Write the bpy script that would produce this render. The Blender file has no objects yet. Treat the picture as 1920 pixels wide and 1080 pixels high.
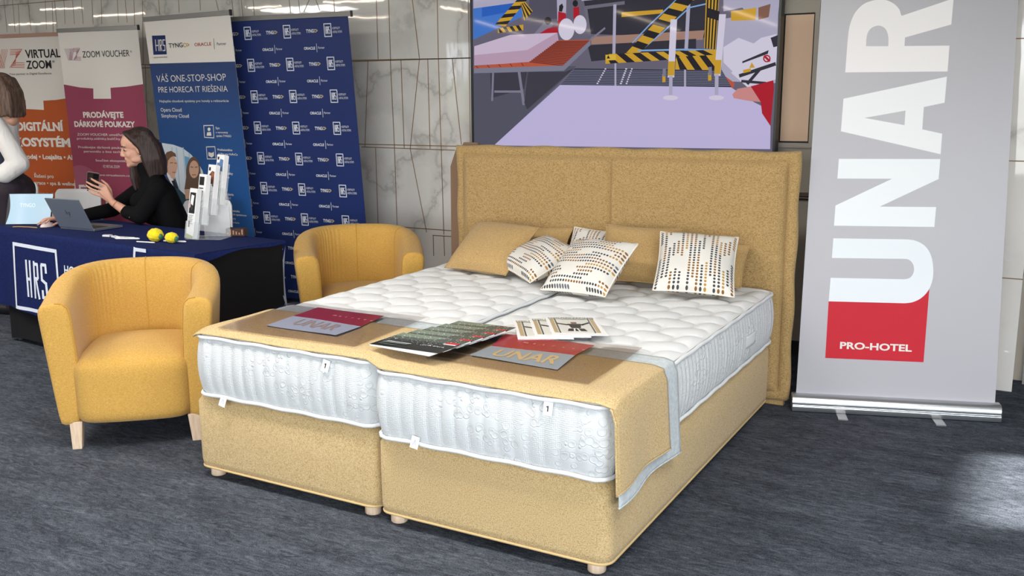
import bpy, bmesh, math, random
from mathutils import Vector, Matrix, Quaternion
from math import sin, cos, pi, radians as rad
random.seed(7)
SC = bpy.context.scene
COL = SC.collection

# ------------------------------------------------------------------ camera
cam_data = bpy.data.cameras.new('camera')
cam_data.sensor_width = 36.0
cam_data.lens = 33.531
cam_data.clip_end = 200
cam = bpy.data.objects.new('camera', cam_data)
COL.objects.link(cam)
_r = Vector((0.8737, 0.4863, -0.0061)); _f = Vector((-0.4781, 0.8566, -0.1941)).normalized()
_r = (_r - _f * _r.dot(_f)).normalized(); _u = _r.cross(_f)
cam.matrix_world = Matrix(((_r.x, _u.x, -_f.x, 2.9109), (_r.y, _u.y, -_f.y, -2.6144), (_r.z, _u.z, -_f.z, 1.5209), (0, 0, 0, 1)))
SC.camera = cam
# ------------------------------------------------------------------ view and sky
SC.view_settings.view_transform = 'Standard'
SC.view_settings.look = 'None'
SC.view_settings.exposure = 0.12
SC.view_settings.gamma = 1.0
SC.view_settings.use_curve_mapping = False
world = bpy.data.worlds.new('outdoor_sky'); SC.world = world
world.use_nodes = True
_n = world.node_tree; _n.nodes.clear()
_o = _n.nodes.new('ShaderNodeOutputWorld'); _b = _n.nodes.new('ShaderNodeBackground')
_tc = _n.nodes.new('ShaderNodeTexCoord'); _sx = _n.nodes.new('ShaderNodeSeparateXYZ'); _rp = _n.nodes.new('ShaderNodeValToRGB')
_n.links.new(_tc.outputs['Generated'], _sx.inputs[0]); _n.links.new(_sx.outputs['Z'], _rp.inputs[0])
_rp.color_ramp.elements[0].position = 0.0; _rp.color_ramp.elements[0].color = (0.16, 0.19, 0.13, 1)
_rp.color_ramp.elements[1].position = 0.35; _rp.color_ramp.elements[1].color = (0.55, 0.72, 1.0, 1)
_e = _rp.color_ramp.elements.new(0.016); _e.color = (0.34, 0.42, 0.30, 1)
_e = _rp.color_ramp.elements.new(0.026); _e.color = (0.95, 1.0, 1.1, 1)
_b.inputs['Strength'].default_value = 4.5
_n.links.new(_rp.outputs[0], _b.inputs[0]); _n.links.new(_b.outputs[0], _o.inputs[0])
# ------------------------------------------------------------------ lights
def area(name, loc, target, sx, sy, power, color=(1, 1, 1), spread=180):
    d = bpy.data.lights.new(name, 'AREA'); d.shape = 'RECTANGLE'; d.size = sx; d.size_y = sy
    d.energy = power; d.color = color; d.spread = rad(spread)
    o = bpy.data.objects.new(name, d); COL.objects.link(o)
    o.location = loc
    o.rotation_euler = (Vector(target) - Vector(loc)).to_track_quat('-Z', 'Y').to_euler()
    return o
area('facade_daylight', (3.0, -7.9, 1.45), (2.0, 0, 1.0), 6.6, 2.2, 240, (0.98, 0.99, 1.0))
area('side_window_daylight', (6.4, -3.6, 1.5), (1.0, -1.5, 0.9), 3.6, 2.2, 90, (0.95, 0.98, 1.0))
for _x in (-5.2, -2.4, 0.4, 3.2):
    area('overhead_fill_light', (_x, -0.6, 2.62), (_x, -0.6, 0), 1.2, 0.6, 52, (1.0, 0.965, 0.92))  # added fill from above, not lamps known in this ceiling
sun_d = bpy.data.lights.new('sun', 'SUN'); sun_d.energy = 26; sun_d.angle = rad(1.4); sun_d.color = (1, 0.97, 0.92)
sun = bpy.data.objects.new('sun', sun_d); COL.objects.link(sun)
sun.rotation_euler = Vector((-0.80, -0.19, -0.42)).to_track_quat('-Z', 'Y').to_euler()

# ------------------------------------------------------------------ materials
def srgb(c):
    return tuple(((v / 255) / 12.92 if v / 255 <= 0.04045 else (((v / 255) + 0.055) / 1.055) ** 2.4) for v in c) + (1.0,)
MATS = {}
def mat(name, c, rough=0.6, metal=0.0, spec=0.5, emit=0.0, coat=0.0, alpha=1.0, sheen=0.0):
    if name in MATS: return MATS[name]
    m = bpy.data.materials.new(name); m.use_nodes = True
    b = m.node_tree.nodes['Principled BSDF']
    b.inputs['Base Color'].default_value = srgb(c); b.inputs['Roughness'].default_value = rough
    b.inputs['Metallic'].default_value = metal; b.inputs['Specular IOR Level'].default_value = spec
    b.inputs['Coat Weight'].default_value = coat; b.inputs['Alpha'].default_value = alpha
    b.inputs['Sheen Weight'].default_value = sheen
    if emit:
        b.inputs['Emission Color'].default_value = srgb(c); b.inputs['Emission Strength'].default_value = emit
    MATS[name] = m
    return m
def nodes(m):
    nt = m.node_tree
    def N(t, **kw):
        n = nt.nodes.new(t)
        for k, v in kw.items():
            if k in ('operation', 'data_type', 'blend_type', 'feature', 'distance', 'wave_type', 'bands_direction', 'noise_dimensions', 'interpolation_type', 'voronoi_dimensions'): setattr(n, k, v)
            else: n.inputs[k].default_value = v
        return n
    return nt, N, nt.links.new, nt.nodes['Principled BSDF']
def coords(N, L, scale=(1, 1, 1), rot=(0, 0, 0), kind='Object'):
    tc = N('ShaderNodeTexCoord'); mp = N('ShaderNodeMapping'); mp.inputs['Scale'].default_value = scale; mp.inputs['Rotation'].default_value = rot
    L(tc.outputs[kind], mp.inputs['Vector']); return mp.outputs[0]
def ramp(N, L, fac, stops):
    r = N('ShaderNodeValToRGB'); L(fac, r.inputs[0]); e = r.color_ramp.elements
    while len(e) < len(stops): e.new(0.5)
    for x, (pos, c) in zip(e, stops): x.position = pos; x.color = c
    return r.outputs[0]
def bump(N, L, b, h, strength=0.3, dist=0.01):
    n = N('ShaderNodeBump', Strength=strength, Distance=dist); L(h, n.inputs['Height']); L(n.outputs[0], b.inputs['Normal']); return n
def fabric(name, c1, c2, scale=220, rough=0.9, bstr=0.35, c3=None, stretch=(1, 1, 1), coarse=None):
    m = mat(name, c1, rough, spec=0.15, sheen=0.15); nt, N, L, b = nodes(m)
    v = coords(N, L, stretch)
    a = N('ShaderNodeTexNoise', Scale=scale, Detail=2.0, Roughness=0.65); L(v, a.inputs['Vector'])
    g = N('ShaderNodeTexNoise', Scale=scale * 0.5, Detail=1.0); L(v, g.inputs['Vector'])
    mx = N('ShaderNodeMath', operation='MULTIPLY_ADD'); L(g.outputs[0], mx.inputs[0]); mx.inputs[1].default_value = 0.4
    sc = N('ShaderNodeMath', operation='MULTIPLY'); L(a.outputs[0], sc.inputs[0]); sc.inputs[1].default_value = 0.6; L(sc.outputs[0], mx.inputs[2])
    L(ramp(N, L, mx.outputs[0], [(0.36, srgb(c2)), (0.52, srgb(c1)), (0.68, srgb(c3 or c1))]), b.inputs['Base Color'])
    bump(N, L, b, a.outputs[0], bstr, 0.004)
    return m
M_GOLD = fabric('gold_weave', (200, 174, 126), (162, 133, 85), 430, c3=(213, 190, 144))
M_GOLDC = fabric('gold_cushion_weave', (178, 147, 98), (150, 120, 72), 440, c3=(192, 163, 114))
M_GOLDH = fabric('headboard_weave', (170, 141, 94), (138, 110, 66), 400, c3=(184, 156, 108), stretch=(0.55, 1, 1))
M_YEL = fabric('mustard_upholstery', (196, 154, 78), (178, 136, 60), 520, c3=(206, 166, 92), bstr=0.25, stretch=(0.6, 0.6, 1.2))
M_SEAM = mat('mustard_seam', (196, 148, 54), 0.9)
M_PIPEGOLD = mat('gold_piping', (198, 170, 118), 0.8)
M_WHITE = mat('white_fabric', (218, 221, 222), 0.85, spec=0.2, sheen=0.1)
M_TAG = mat('white_tag', (236, 238, 242), 0.6)
M_BLACK = mat('black_print', (22, 22, 24), 0.6)
M_WOOD = mat('pale_beech', (216, 190, 160), 0.55)
def _wood():
    nt, N, L, b = nodes(M_WOOD); v = coords(N, L, (30, 30, 4)); a = N('ShaderNodeTexNoise', Scale=3.0, Detail=4.0); L(v, a.inputs['Vector'])
    L(ramp(N, L, a.outputs[0], [(0.3, srgb((204, 176, 146))), (0.7, srgb((226, 202, 174)))]), b.inputs['Base Color'])
_wood()
def _quilt(name, ribs):
    m = mat(name, (206, 209, 209), 0.85, spec=0.2); nt, N, L, b = nodes(m)
    v = coords(N, L, (1, 1, 1), kind='UV')
    vo = N('ShaderNodeTexVoronoi', Scale=34.0, Randomness=0.8); L(v, vo.inputs['Vector'])
    no = N('ShaderNodeTexNoise', Scale=5.0, Detail=0.0); L(v, no.inputs['Vector'])
    rr = ramp(N, L, no.outputs[0], [(0.50, (0, 0, 0, 1)), (0.58, (1, 1, 1, 1))])
    rg = ramp(N, L, vo.outputs['Distance'], [(0.30, (0.55, 0.55, 0.55, 1)), (0.46, (1, 1, 1, 1)), (0.52, (0.1, 0.1, 0.1, 1)), (0.62, (0.3, 0.3, 0.3, 1))])
    vd = N('ShaderNodeTexVoronoi', Scale=150.0, Randomness=0.3); L(v, vd.inputs['Vector'])
    rp = ramp(N, L, vd.outputs['Distance'], [(0.0, (0.55, 0.55, 0.55, 1)), (0.6, (0.25, 0.25, 0.25, 1))])
    mx = N('ShaderNodeMix', data_type='RGBA'); L(rr, mx.inputs[0]); L(rp, mx.inputs[6]); L(rg, mx.inputs[7])
    bump(N, L, b, mx.outputs[2], 0.5, 0.008)
    return m
M_BAND = _quilt('mattress_band_knit', True)
def _top():
    m = mat('mattress_top_knit', (222, 223, 222), 0.85, spec=0.2); nt, N, L, b = nodes(m)
    v = coords(N, L, (1, 1, 1)); w = N('ShaderNodeTexNoise', Scale=160.0, Detail=1.0); L(v, w.inputs['Vector'])
    bump(N, L, b, w.outputs[0], 0.25, 0.004); return m
M_TOP = _top()
def _carpet():
    m = mat('grey_blue_carpet', (78, 84, 92), 0.95, spec=0.1); nt, N, L, b = nodes(m)
    v = coords(N, L, (0.55, 1.9, 1), (0, 0, rad(-32)))
    a = N('ShaderNodeTexNoise', Scale=26.0, Detail=5.0, Roughness=0.7, Distortion=1.6); L(v, a.inputs['Vector'])
    g = N('ShaderNodeTexNoise', Scale=330.0, Detail=1.0); L(v, g.inputs['Vector'])
    k = N('ShaderNodeTexNoise', Scale=4.5, Detail=3.0); L(v, k.inputs['Vector'])
    s = N('ShaderNodeMath', operation='MULTIPLY_ADD'); L(g.outputs[0], s.inputs[0]); s.inputs[1].default_value = 0.45
    q = N('ShaderNodeMath', operation='MULTIPLY_ADD'); L(k.outputs[0], q.inputs[0]); q.inputs[1].default_value = 0.18
    q2 = N('ShaderNodeMath', operation='MULTIPLY'); L(a.outputs[0], q2.inputs[0]); q2.inputs[1].default_value = 0.5
    L(q2.outputs[0], q.inputs[2]); L(q.outputs[0], s.inputs[2])
    L(ramp(N, L, s.outputs[0], [(0.42, srgb((32, 36, 41))), (0.56, srgb((66, 71, 79))), (0.72, srgb((110, 116, 126)))]), b.inputs['Base Color'])
    bump(N, L, b, s.outputs[0], 0.5, 0.01); return m
M_CARPET = _carpet()
def _marble():
    m = mat('polished_marble_tile', (206, 201, 192), 0.035, spec=0.6); nt, N, L, b = nodes(m)
    v = coords(N, L, (1, 1, 1), (0, rad(35), 0))
    d = N('ShaderNodeTexNoise', Scale=1.3, Detail=6.0, Roughness=0.6); L(v, d.inputs['Vector'])
    ad = N('ShaderNodeVectorMath', operation='MULTIPLY_ADD'); L(d.outputs['Color'], ad.inputs[0]); ad.inputs[1].default_value = (0.9, 0.9, 0.9); L(v, ad.inputs[2])
    w = N('ShaderNodeTexNoise', Scale=1.1, Detail=2.0); L(ad.outputs[0], w.inputs['Vector'])
    s = N('ShaderNodeMath', operation='SUBTRACT'); L(w.outputs[0], s.inputs[0]); s.inputs[1].default_value = 0.5
    ab = N('ShaderNodeMath', operation='ABSOLUTE'); L(s.outputs[0], ab.inputs[0])
    c = ramp(N, L, ab.outputs[0], [(0.0, srgb((188, 184, 178))), (0.014, srgb((212, 208, 201))), (0.06, srgb((224, 220, 213)))])
    L(c, b.inputs['Base Color'])
    wv = N('ShaderNodeTexNoise', Scale=4.0, Detail=2.0); L(coords(N, L, (1.6, 1, 0.45)), wv.inputs['Vector'])
    bump(N, L, b, wv.outputs[0], 0.10, 0.012); return m
M_MARBLE = _marble()
M_JOINT = mat('bronze_joint', (134, 108, 78), 0.45)
M_BEIGE = mat('beige_wall_panel', (176, 168, 154), 0.5)
M_CEIL = mat('ceiling_paint', (206, 204, 200), 0.8)
M_DARK = mat('dark_grey', (46, 46, 50), 0.5)
M_SILVER = mat('brushed_silver', (196, 200, 202), 0.28, 0.9)
M_ALU = mat('grey_aluminium', (150, 148, 146), 0.35, 0.7)
M_GLOSSBLACK = mat('gloss_black_plastic', (18, 19, 21), 0.18)
M_LED = mat('warm_led_strip', (255, 236, 214), 0.5, emit=40.0)
M_WPLAST = mat('white_plastic', (226, 226, 226), 0.4)
M_NAVY = fabric('navy_cloth', (21, 33, 80), (18, 28, 70), 120, c3=(24, 37, 87), bstr=0.1); M_NAVY.node_tree.nodes['Principled BSDF'].inputs['Sheen Weight'].default_value = 0.0
M_STRETCH = mat('black_stretch_cloth', (17, 17, 20), 0.75, spec=0.25)
M_CLEAR = mat('clear_acrylic', (240, 245, 246), 0.05, alpha=0.22)

# ------------------------------------------------------------------ objects
class MB:
    def __init__(s): s.v = []; s.f = []; s.mi = []; s.uv = {}
    def add(s, vs, fs, mi=0):
        o = len(s.v); s.v += [Vector(p) for p in vs]
        for f in fs: s.f.append([i + o for i in f]); s.mi.append(mi)
        return o
    def box(s, x0, x1, y0, y1, z0, z1, mi=0, M=None):
        vs = [Vector(p) for p in ((x0, y0, z0), (x1, y0, z0), (x1, y1, z0), (x0, y1, z0), (x0, y0, z1), (x1, y0, z1), (x1, y1, z1), (x0, y1, z1))]
        if M: vs = [M @ p for p in vs]
        s.add(vs, [(0, 3, 2, 1), (4, 5, 6, 7), (0, 1, 5, 4), (1, 2, 6, 5), (2, 3, 7, 6), (3, 0, 4, 7)], mi); return s
    def tube(s, pts, r, n=8, mi=0, closed=False, cap=True):
        pts = [Vector(p) for p in pts]; rs = r if isinstance(r, (list, tuple)) else [r] * len(pts)
        rings = []; prev = None
        for i, p in enumerate(pts):
            a = pts[i - 1] if (i or closed) else p; b = pts[(i + 1) % len(pts)] if (i < len(pts) - 1 or closed) else p
            t = (b - a).normalized() if (b - a).length > 1e-9 else Vector((0, 0, 1))
            if prev is None:
                x = t.orthogonal().normalized()
            else: x = (prev - t * prev.dot(t)).normalized() if (prev - t * prev.dot(t)).length > 1e-6 else t.orthogonal().normalized()
            prev = x; y = t.cross(x)
            rings.append([p + (x * cos(2 * pi * k / n) + y * sin(2 * pi * k / n)) * rs[i] for k in range(n)])
        o = len(s.v)
        for R in rings: s.v += R
        m = len(rings)
        for i in range(m if closed else m - 1):
            j = (i + 1) % m
            for k in range(n):
                s.f.append([o + i * n + k, o + i * n + (k + 1) % n, o + j * n + (k + 1) % n, o + j * n + k]); s.mi.append(mi)
        if cap and not closed:
            s.f.append([o + k for k in range(n)][::-1]); s.mi.append(mi); s.f.append([o + (m - 1) * n + k for k in range(n)]); s.mi.append(mi)
        return s
    def lathe(s, prof, c=(0, 0, 0), n=24, mi=0, axis=None):
        o = len(s.v); q = Vector((0, 0, 1)).rotation_difference(Vector(axis)) if axis else None
        for r, z in prof:
            for k in range(n):
                p = Vector((r * cos(2 * pi * k / n), r * sin(2 * pi * k / n), z))
                if q: p = q @ p
                s.v.append(p + Vector(c))
        for i in range(len(prof) - 1):
            for k in range(n): s.f.append([o + i * n + k, o + i * n + (k + 1) % n, o + (i + 1) * n + (k + 1) % n, o + (i + 1) * n + k]); s.mi.append(mi)
        s.f.append([o + k for k in range(n)][::-1]); s.mi.append(mi); s.f.append([o + (len(prof) - 1) * n + k for k in range(n)]); s.mi.append(mi)
        return s
    def grid(s, fn, nu, nv, mi=0, closeu=False, uvfn=None):
        o = len(s.v)
        for j in range(nv + 1):
            for i in range(nu + (0 if closeu else 1)): s.v.append(Vector(fn(i / nu, j / nv)))
        w = nu if closeu else nu + 1
        for j in range(nv):
            for i in range(nu):
                i2 = (i + 1) % w if closeu else i + 1
                if uvfn: s.uv[len(s.f)] = [uvfn(i / nu, j / nv), uvfn((i + 1) / nu, j / nv), uvfn((i + 1) / nu, (j + 1) / nv), uvfn(i / nu, (j + 1) / nv)]
                s.f.append([o + j * w + i, o + j * w + i2, o + (j + 1) * w + i2, o + (j + 1) * w + i]); s.mi.append(mi)
        return s
    def prism(s, poly, z0, z1, mi=0, M=None):
        n = len(poly); vs = [Vector((x, y, z0)) for x, y in poly] + [Vector((x, y, z1)) for x, y in poly]
        if M: vs = [M @ p for p in vs]
        s.add(vs, [list(range(n))[::-1], list(range(n, 2 * n))] + [[i, (i + 1) % n, n + (i + 1) % n, n + i] for i in range(n)], mi); return s
    def ball(s, c, r, n=16, mi=0, M=None):
        rx, ry, rz = r if isinstance(r, (tuple, list)) else (r, r, r)
        o = len(s.v); c = Vector(c)
        for j in range(n // 2 + 1):
            t = pi * j / (n // 2)
            for i in range(n):
                p = Vector((rx * sin(t) * cos(2 * pi * i / n), ry * sin(t) * sin(2 * pi * i / n), rz * cos(t)))
                s.v.append((M @ p if M else p) + c)
        for j in range(n // 2):
            for i in range(n): s.f.append([o + j * n + i, o + (j + 1) * n + i, o + (j + 1) * n + (i + 1) % n, o + j * n + (i + 1) % n]); s.mi.append(mi)
        return s
def obj(name, mb, mats, parent=None, smooth=False, world=False, bevel=0, sub=0, solid=0):
    me = bpy.data.meshes.new(name)
    vs = mb.v
    if parent is not None and world:
        inv = PM[parent.name].inverted(); vs = [inv @ p for p in vs]
    me.from_pydata([tuple(p) for p in vs], [], mb.f)
    for m in (mats if isinstance(mats, (list, tuple)) else [mats]): me.materials.append(m)
    me.polygons.foreach_set('material_index', mb.mi)
    if smooth: me.polygons.foreach_set('use_smooth', [True] * len(me.polygons))
    if mb.uv:
        ul = me.uv_layers.new(name='UVMap')
        for p in me.polygons:
            q = mb.uv.get(p.index)
            if q:
                for li, c in zip(p.loop_indices, q): ul.data[li].uv = c
    me.update()
    o = bpy.data.objects.new(name, me); COL.objects.link(o)
    if parent is not None: o.parent = parent; PM[o.name] = PM[parent.name]
    if solid:
        md = o.modifiers.new('thickness', 'SOLIDIFY'); md.thickness = solid; md.offset = 0
    if bevel:
        md = o.modifiers.new('bevel', 'BEVEL'); md.width = bevel; md.segments = 3; md.limit_method = 'ANGLE'; md.angle_limit = rad(40)
        if not smooth:
            me.polygons.foreach_set('use_smooth', [True] * len(me.polygons)); md.harden_normals = True
    if sub:
        md = o.modifiers.new('subdivision', 'SUBSURF'); md.levels = sub; md.render_levels = sub
    return o
PM = {}
def thing(name, label, cat, loc=(0, 0, 0), rotz=0.0, group=None):
    o = bpy.data.objects.new(name, None); COL.objects.link(o); o.empty_display_size = 0.05
    o.location = loc; o.rotation_euler = (0, 0, rotz)
    PM[o.name] = Matrix.Translation(loc) @ Matrix.Rotation(rotz, 4, 'Z')
    return tag(o, label, cat, group)
def tag(o, label, cat, group=None):
    o['label'] = label; o['category'] = cat
    if group: o['group'] = group
    return o
def struct(name, mb, m, smooth=False):
    o = obj(name, mb, m, None, smooth); o['kind'] = 'structure'; return o
def dup(root, loc, rotz, label, group=None):
    r = root.copy(); COL.objects.link(r); r.location = loc; r.rotation_euler = (0, 0, rotz); r['label'] = label
    PM[r.name] = Matrix.Translation(loc) @ Matrix.Rotation(rotz, 4, 'Z')
    if group: r['group'] = group
    for ch in list(root.children):
        c = ch.copy(); COL.objects.link(c); c.parent = r
        for g in list(ch.children):
            d = g.copy(); COL.objects.link(d); d.parent = c
    return r
# lettering: outlines of the built-in font turned into flat faces
_TX = {}
def glyphs(s, bold=0.0):
    key = (s, bold)
    if key not in _TX:
        c = bpy.data.curves.new('lettering', 'FONT'); c.body = s; c.resolution_u = 3; c.offset = bold
        o = bpy.data.objects.new('lettering', c); COL.objects.link(o)
        bpy.context.view_layer.update()
        me = bpy.data.meshes.new_from_object(o.evaluated_get(bpy.context.evaluated_depsgraph_get()))
        vs = [(v.co.x, v.co.y) for v in me.vertices]; fs = [list(p.vertices) for p in me.polygons]
        bpy.data.objects.remove(o); bpy.data.curves.remove(c); bpy.data.meshes.remove(me)
        _TX[key] = (vs, fs)
    return _TX[key]
CAP = 0.729
def text_on(mb, s, w, h, M, mi, bold=0.0, z=0.0):
    vs, fs = glyphs(s, bold)
    if not vs: return
    x0 = min(v[0] for v in vs); x1 = max(v[0] for v in vs)
    mb.add([M @ Vector(((x - x0) / (x1 - x0) * w, y / CAP * h, z)) for x, y in vs], fs, mi)
def clip(poly, u0, u1, v0, v1):
    def cl(P, ins, cut):
        out = []
        for i in range(len(P)):
            a, b = P[i - 1], P[i]
            if ins(b):
                if not ins(a): out.append(cut(a, b))
                out.append(b)
            elif ins(a): out.append(cut(a, b))
        return out
    def cx(X): return lambda a, b: (X, a[1] + (b[1] - a[1]) * (X - a[0]) / (b[0] - a[0]))
    def cy(Y): return lambda a, b: (a[0] + (b[0] - a[0]) * (Y - a[1]) / (b[1] - a[1]), Y)
    for ins, cut in ((lambda p: p[0] >= u0, cx(u0)), (lambda p: p[0] <= u1, cx(u1)), (lambda p: p[1] >= v0, cy(v0)), (lambda p: p[1] <= v1, cy(v1))):
        if poly: poly = cl(poly, ins, cut)
    return poly
def flat_print(name, parent, M, polys, texts, bounds, pal, step=0.00025, rough=0.5, emit=0.0, total=0.0022):
    """ink on a sheet: M carries (u, v, out) of the sheet into its thing; later shapes lie over earlier ones"""
    mb = MB(); mats = []; idx = {}
    def mi(c):
        if c not in idx:
            idx[c] = len(mats); mats.append(mat('ink_%s_%s' % (name, c), pal[c], rough, spec=0.2, emit=emit) if c != 'void' else None)
        return idx[c]
    step = min(step, total / (len(polys) + 2)); z = 0.0004
    for col, P in polys:
        if '|' in col:
            col, w = col.split('|'); w = float(w) / 2
            for a, b in zip(P, P[1:]):
                d = Vector((b[0] - a[0], b[1] - a[1]))
                if d.length < 1e-6: continue
                d.normalize(); e = d * w * 0.8; n = Vector((-d.y, d.x)) * w
                q = [(a[0] - e.x + n.x, a[1] - e.y + n.y), (a[0] - e.x - n.x, a[1] - e.y - n.y), (b[0] + e.x - n.x, b[1] + e.y - n.y), (b[0] + e.x + n.x, b[1] + e.y + n.y)]
                q = clip(q, *bounds)
                if len(q) > 2: mb.add([M @ Vector((x, y, z)) for x, y in q], [list(range(len(q)))], mi(col))
        else:
            q = clip(list(P), *bounds)
            if len(q) > 2: mb.add([M @ Vector((x, y, z)) for x, y in q], [list(range(len(q)))], mi(col))
        z += step
    for s, u, v, w, h, col, bold in texts: text_on(mb, s, w, h, M @ Matrix.Translation((u, v, z + step)), mi(col), bold)
    return obj(name, mb, mats, parent)
def rrect(x0, x1, y0, y1, r, n=6):
    P = []
    for cx, cy, a in ((x1 - r, y1 - r, 0), (x0 + r, y1 - r, 90), (x0 + r, y0 + r, 180), (x1 - r, y0 + r, 270)):
        for k in range(n + 1): P.append((cx + r * cos(rad(a + 90 * k / n)), cy + r * sin(rad(a + 90 * k / n))))
    return P
# ------------------------------------------------------------------ measured outlines of the prints, the picture and the tile joints (metres)
JOINTS=[((-1.3724,2.2222),(-1.3727,1.8106)),((-1.2643,2.2165),(-1.2633,1.8079)),((-1.0609,2.2056),(-1.0129,1.8049)),((-0.8533,2.1946),(-0.8533,1.8057)),((-0.6027,2.1813),(-0.6018,1.7993)),((-1.4649,1.8012),(-1.5208,1.1807)),((-1.2654,1.808),(-1.2513,1.1719)),((-1.1722,1.8007),(-1.1646,1.1787)),((-1.013,1.8017),(-1.1126,1.1746)),((-0.9428,1.7983),(-0.9399,1.1779)),((-0.8535,1.8009),(-0.8452,1.1731)),((-0.7401,1.7981),(-0.6762,1.2125)),((-0.6018,1.7993),(-0.602,1.2301)),((-1.4228,1.1738),(-1.423,0.5931)),((-1.2513,1.1719),(-1.2488,0.5945)),((-1.1126,1.1746),(-0.9874,0.5753)),((-0.8452,1.1731),(-0.8376,0.5673)),((-0.9301,0.5528),(-0.9299,0.4048)),((-0.8378,0.5587),(-0.8352,0.4118)),((-1.6122,1.8081),(-0.5771,1.7987)),((-1.5539,1.1801),(-0.73,1.172)),((-0.9362,0.5559),(-0.773,0.5576)),((-5.6257,2.4483),(-5.6263,2.1626)),((-5.4987,2.4415),(-5.5082,2.1581)),((-5.2781,2.4298),(-5.2745,2.161)),((-5.0348,2.4169),(-5.056,2.1642)),((-4.9065,2.41),(-4.9066,2.1698)),((-4.78,2.4033),(-4.7923,2.1995)),((-4.6641,2.3972),(-4.6668,2.1943)),((-4.5497,2.3911),(-4.5518,2.1895)),((-4.4108,2.3837),(-4.421,2.184)),((-4.2911,2.3773),(-4.3091,2.1793)),((-4.0896,2.3666),(-4.0965,2.1814)),((-3.9906,2.3614),(-3.9888,2.1769)),((-3.8847,2.3557),(-3.8993,2.1405)),((-3.78,2.3502),(-3.8329,1.8328)),((-3.8097,1.8213),(-3.843,1.254)),((-3.5901,2.3401),(-3.5873,2.2236)),((-3.3586,2.3278),(-3.3613,2.2288)),((-3.1186,2.315),(-3.1191,2.2329)),((-2.9431,2.3057),(-2.9216,2.2233)),((-2.7714,2.2966),(-2.7622,2.1552)),((-2.6729,2.2913),(-2.6634,2.1508)),((-2.5481,2.2847),(-2.5444,2.1555)),((-3.8579,1.829),(-3.7445,1.8232)),((-3.8164,1.1979),(-3.6697,1.1934)),((-2.185,2.2654),(-2.1783,2.1682)),((-2.0936,2.2605),(-2.0865,2.1687)),((-1.9905,2.2551),(-2.0473,2.1717)),((-1.9267,2.2517),(-1.8931,2.1739)),((-1.7572,2.2427),(-1.7555,2.1578))]
P_ORANGE=[('orange',[(-1.0653,1.726),(-0.6158,1.6381),(-0.3565,1.5483),(-0.1211,1.5331),(0.067,1.5401),(0.2849,1.5639),(0.1301,0.5417),(-1.3093,0.4873)]),('white',[(-0.2869,1.6002),(-0.0759,1.5986),(-0.0869,1.4541),(-0.296,1.4627)]),('red|0.004',[(-0.6414,1.9883),(-0.5791,1.8224)]),('red|0.004',[(-0.4277,1.9832),(-0.5048,1.8211)]),('red|0.004',[(-0.6171,1.9878),(-0.5564,1.822)]),('red|0.004',[(-0.4452,1.9836),(-0.5177,1.8213)]),('red|0.004',[(-0.5929,1.9872),(-0.5338,1.8216)]),('red|0.004',[(-0.4628,1.984),(-0.5306,1.8216)]),('red|0.004',[(-0.5687,1.9866),(-0.5112,1.8212)]),('red|0.004',[(-0.4804,1.9845),(-0.5435,1.8218)]),('red|0.004',[(-0.5445,1.986),(-0.4887,1.8208)]),('red|0.004',[(-0.498,1.9849),(-0.5564,1.822)]),('red|0.005',[(-0.3963,1.9802),(-0.2585,1.9791)]),('red|0.005',[(-0.412,1.8276),(-0.254,1.8214)]),('red|0.005',[(-0.2589,1.9769),(-0.4286,1.8244)]),('red|0.005',[(-0.3989,1.9653),(-0.2705,1.9646)]),('red|0.005',[(-0.3904,1.8411),(-0.2516,1.8351)]),('red|0.005',[(-0.2805,1.9705),(-0.4066,1.831)]),('red|0.005',[(-0.4015,1.9505),(-0.2825,1.9501)]),('red|0.005',[(-0.3689,1.8545),(-0.2493,1.8488)]),('red|0.005',[(-0.3022,1.9642),(-0.3846,1.8375)]),('red|0.005',[(-0.4041,1.9356),(-0.2945,1.9355)]),('red|0.005',[(-0.3474,1.8679),(-0.2469,1.8625)]),('red|0.005',[(-0.3239,1.9579),(-0.3628,1.844)])]
T_ORANGE=[('VIRTUAL',-0.2235,1.9034,0.4038,0.0726,'black',0.02),('ZOOM',-0.2268,1.8116,0.2904,0.0706,'black',0.02),('®',0.0792,1.8582,0.0259,0.0203,'black',0),('Your partner in Digital Excellence',-0.444,1.7603,0.4991,0.0185,'black',0),('DIGITÁLNÍ',-0.4367,1.2742,0.5582,0.0736,'white',0.045),('EKOSYSTÉM',-0.5508,1.1347,0.7281,0.0746,'white',0.045),('Prodej • Loajalita • AI',-0.4152,1.0219,0.5999,0.0409,'white',0.035),('Řešení pro',-0.2949,0.8521,0.2296,0.0339,'white',0.01),('restaurace • spa & wellness',-0.4139,0.7907,0.6317,0.0317,'white',0.02),('VOUCHER® ZOOM VOUCHER',-0.4748,0.6848,0.8448,0.0369,'peach',0)]
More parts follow.
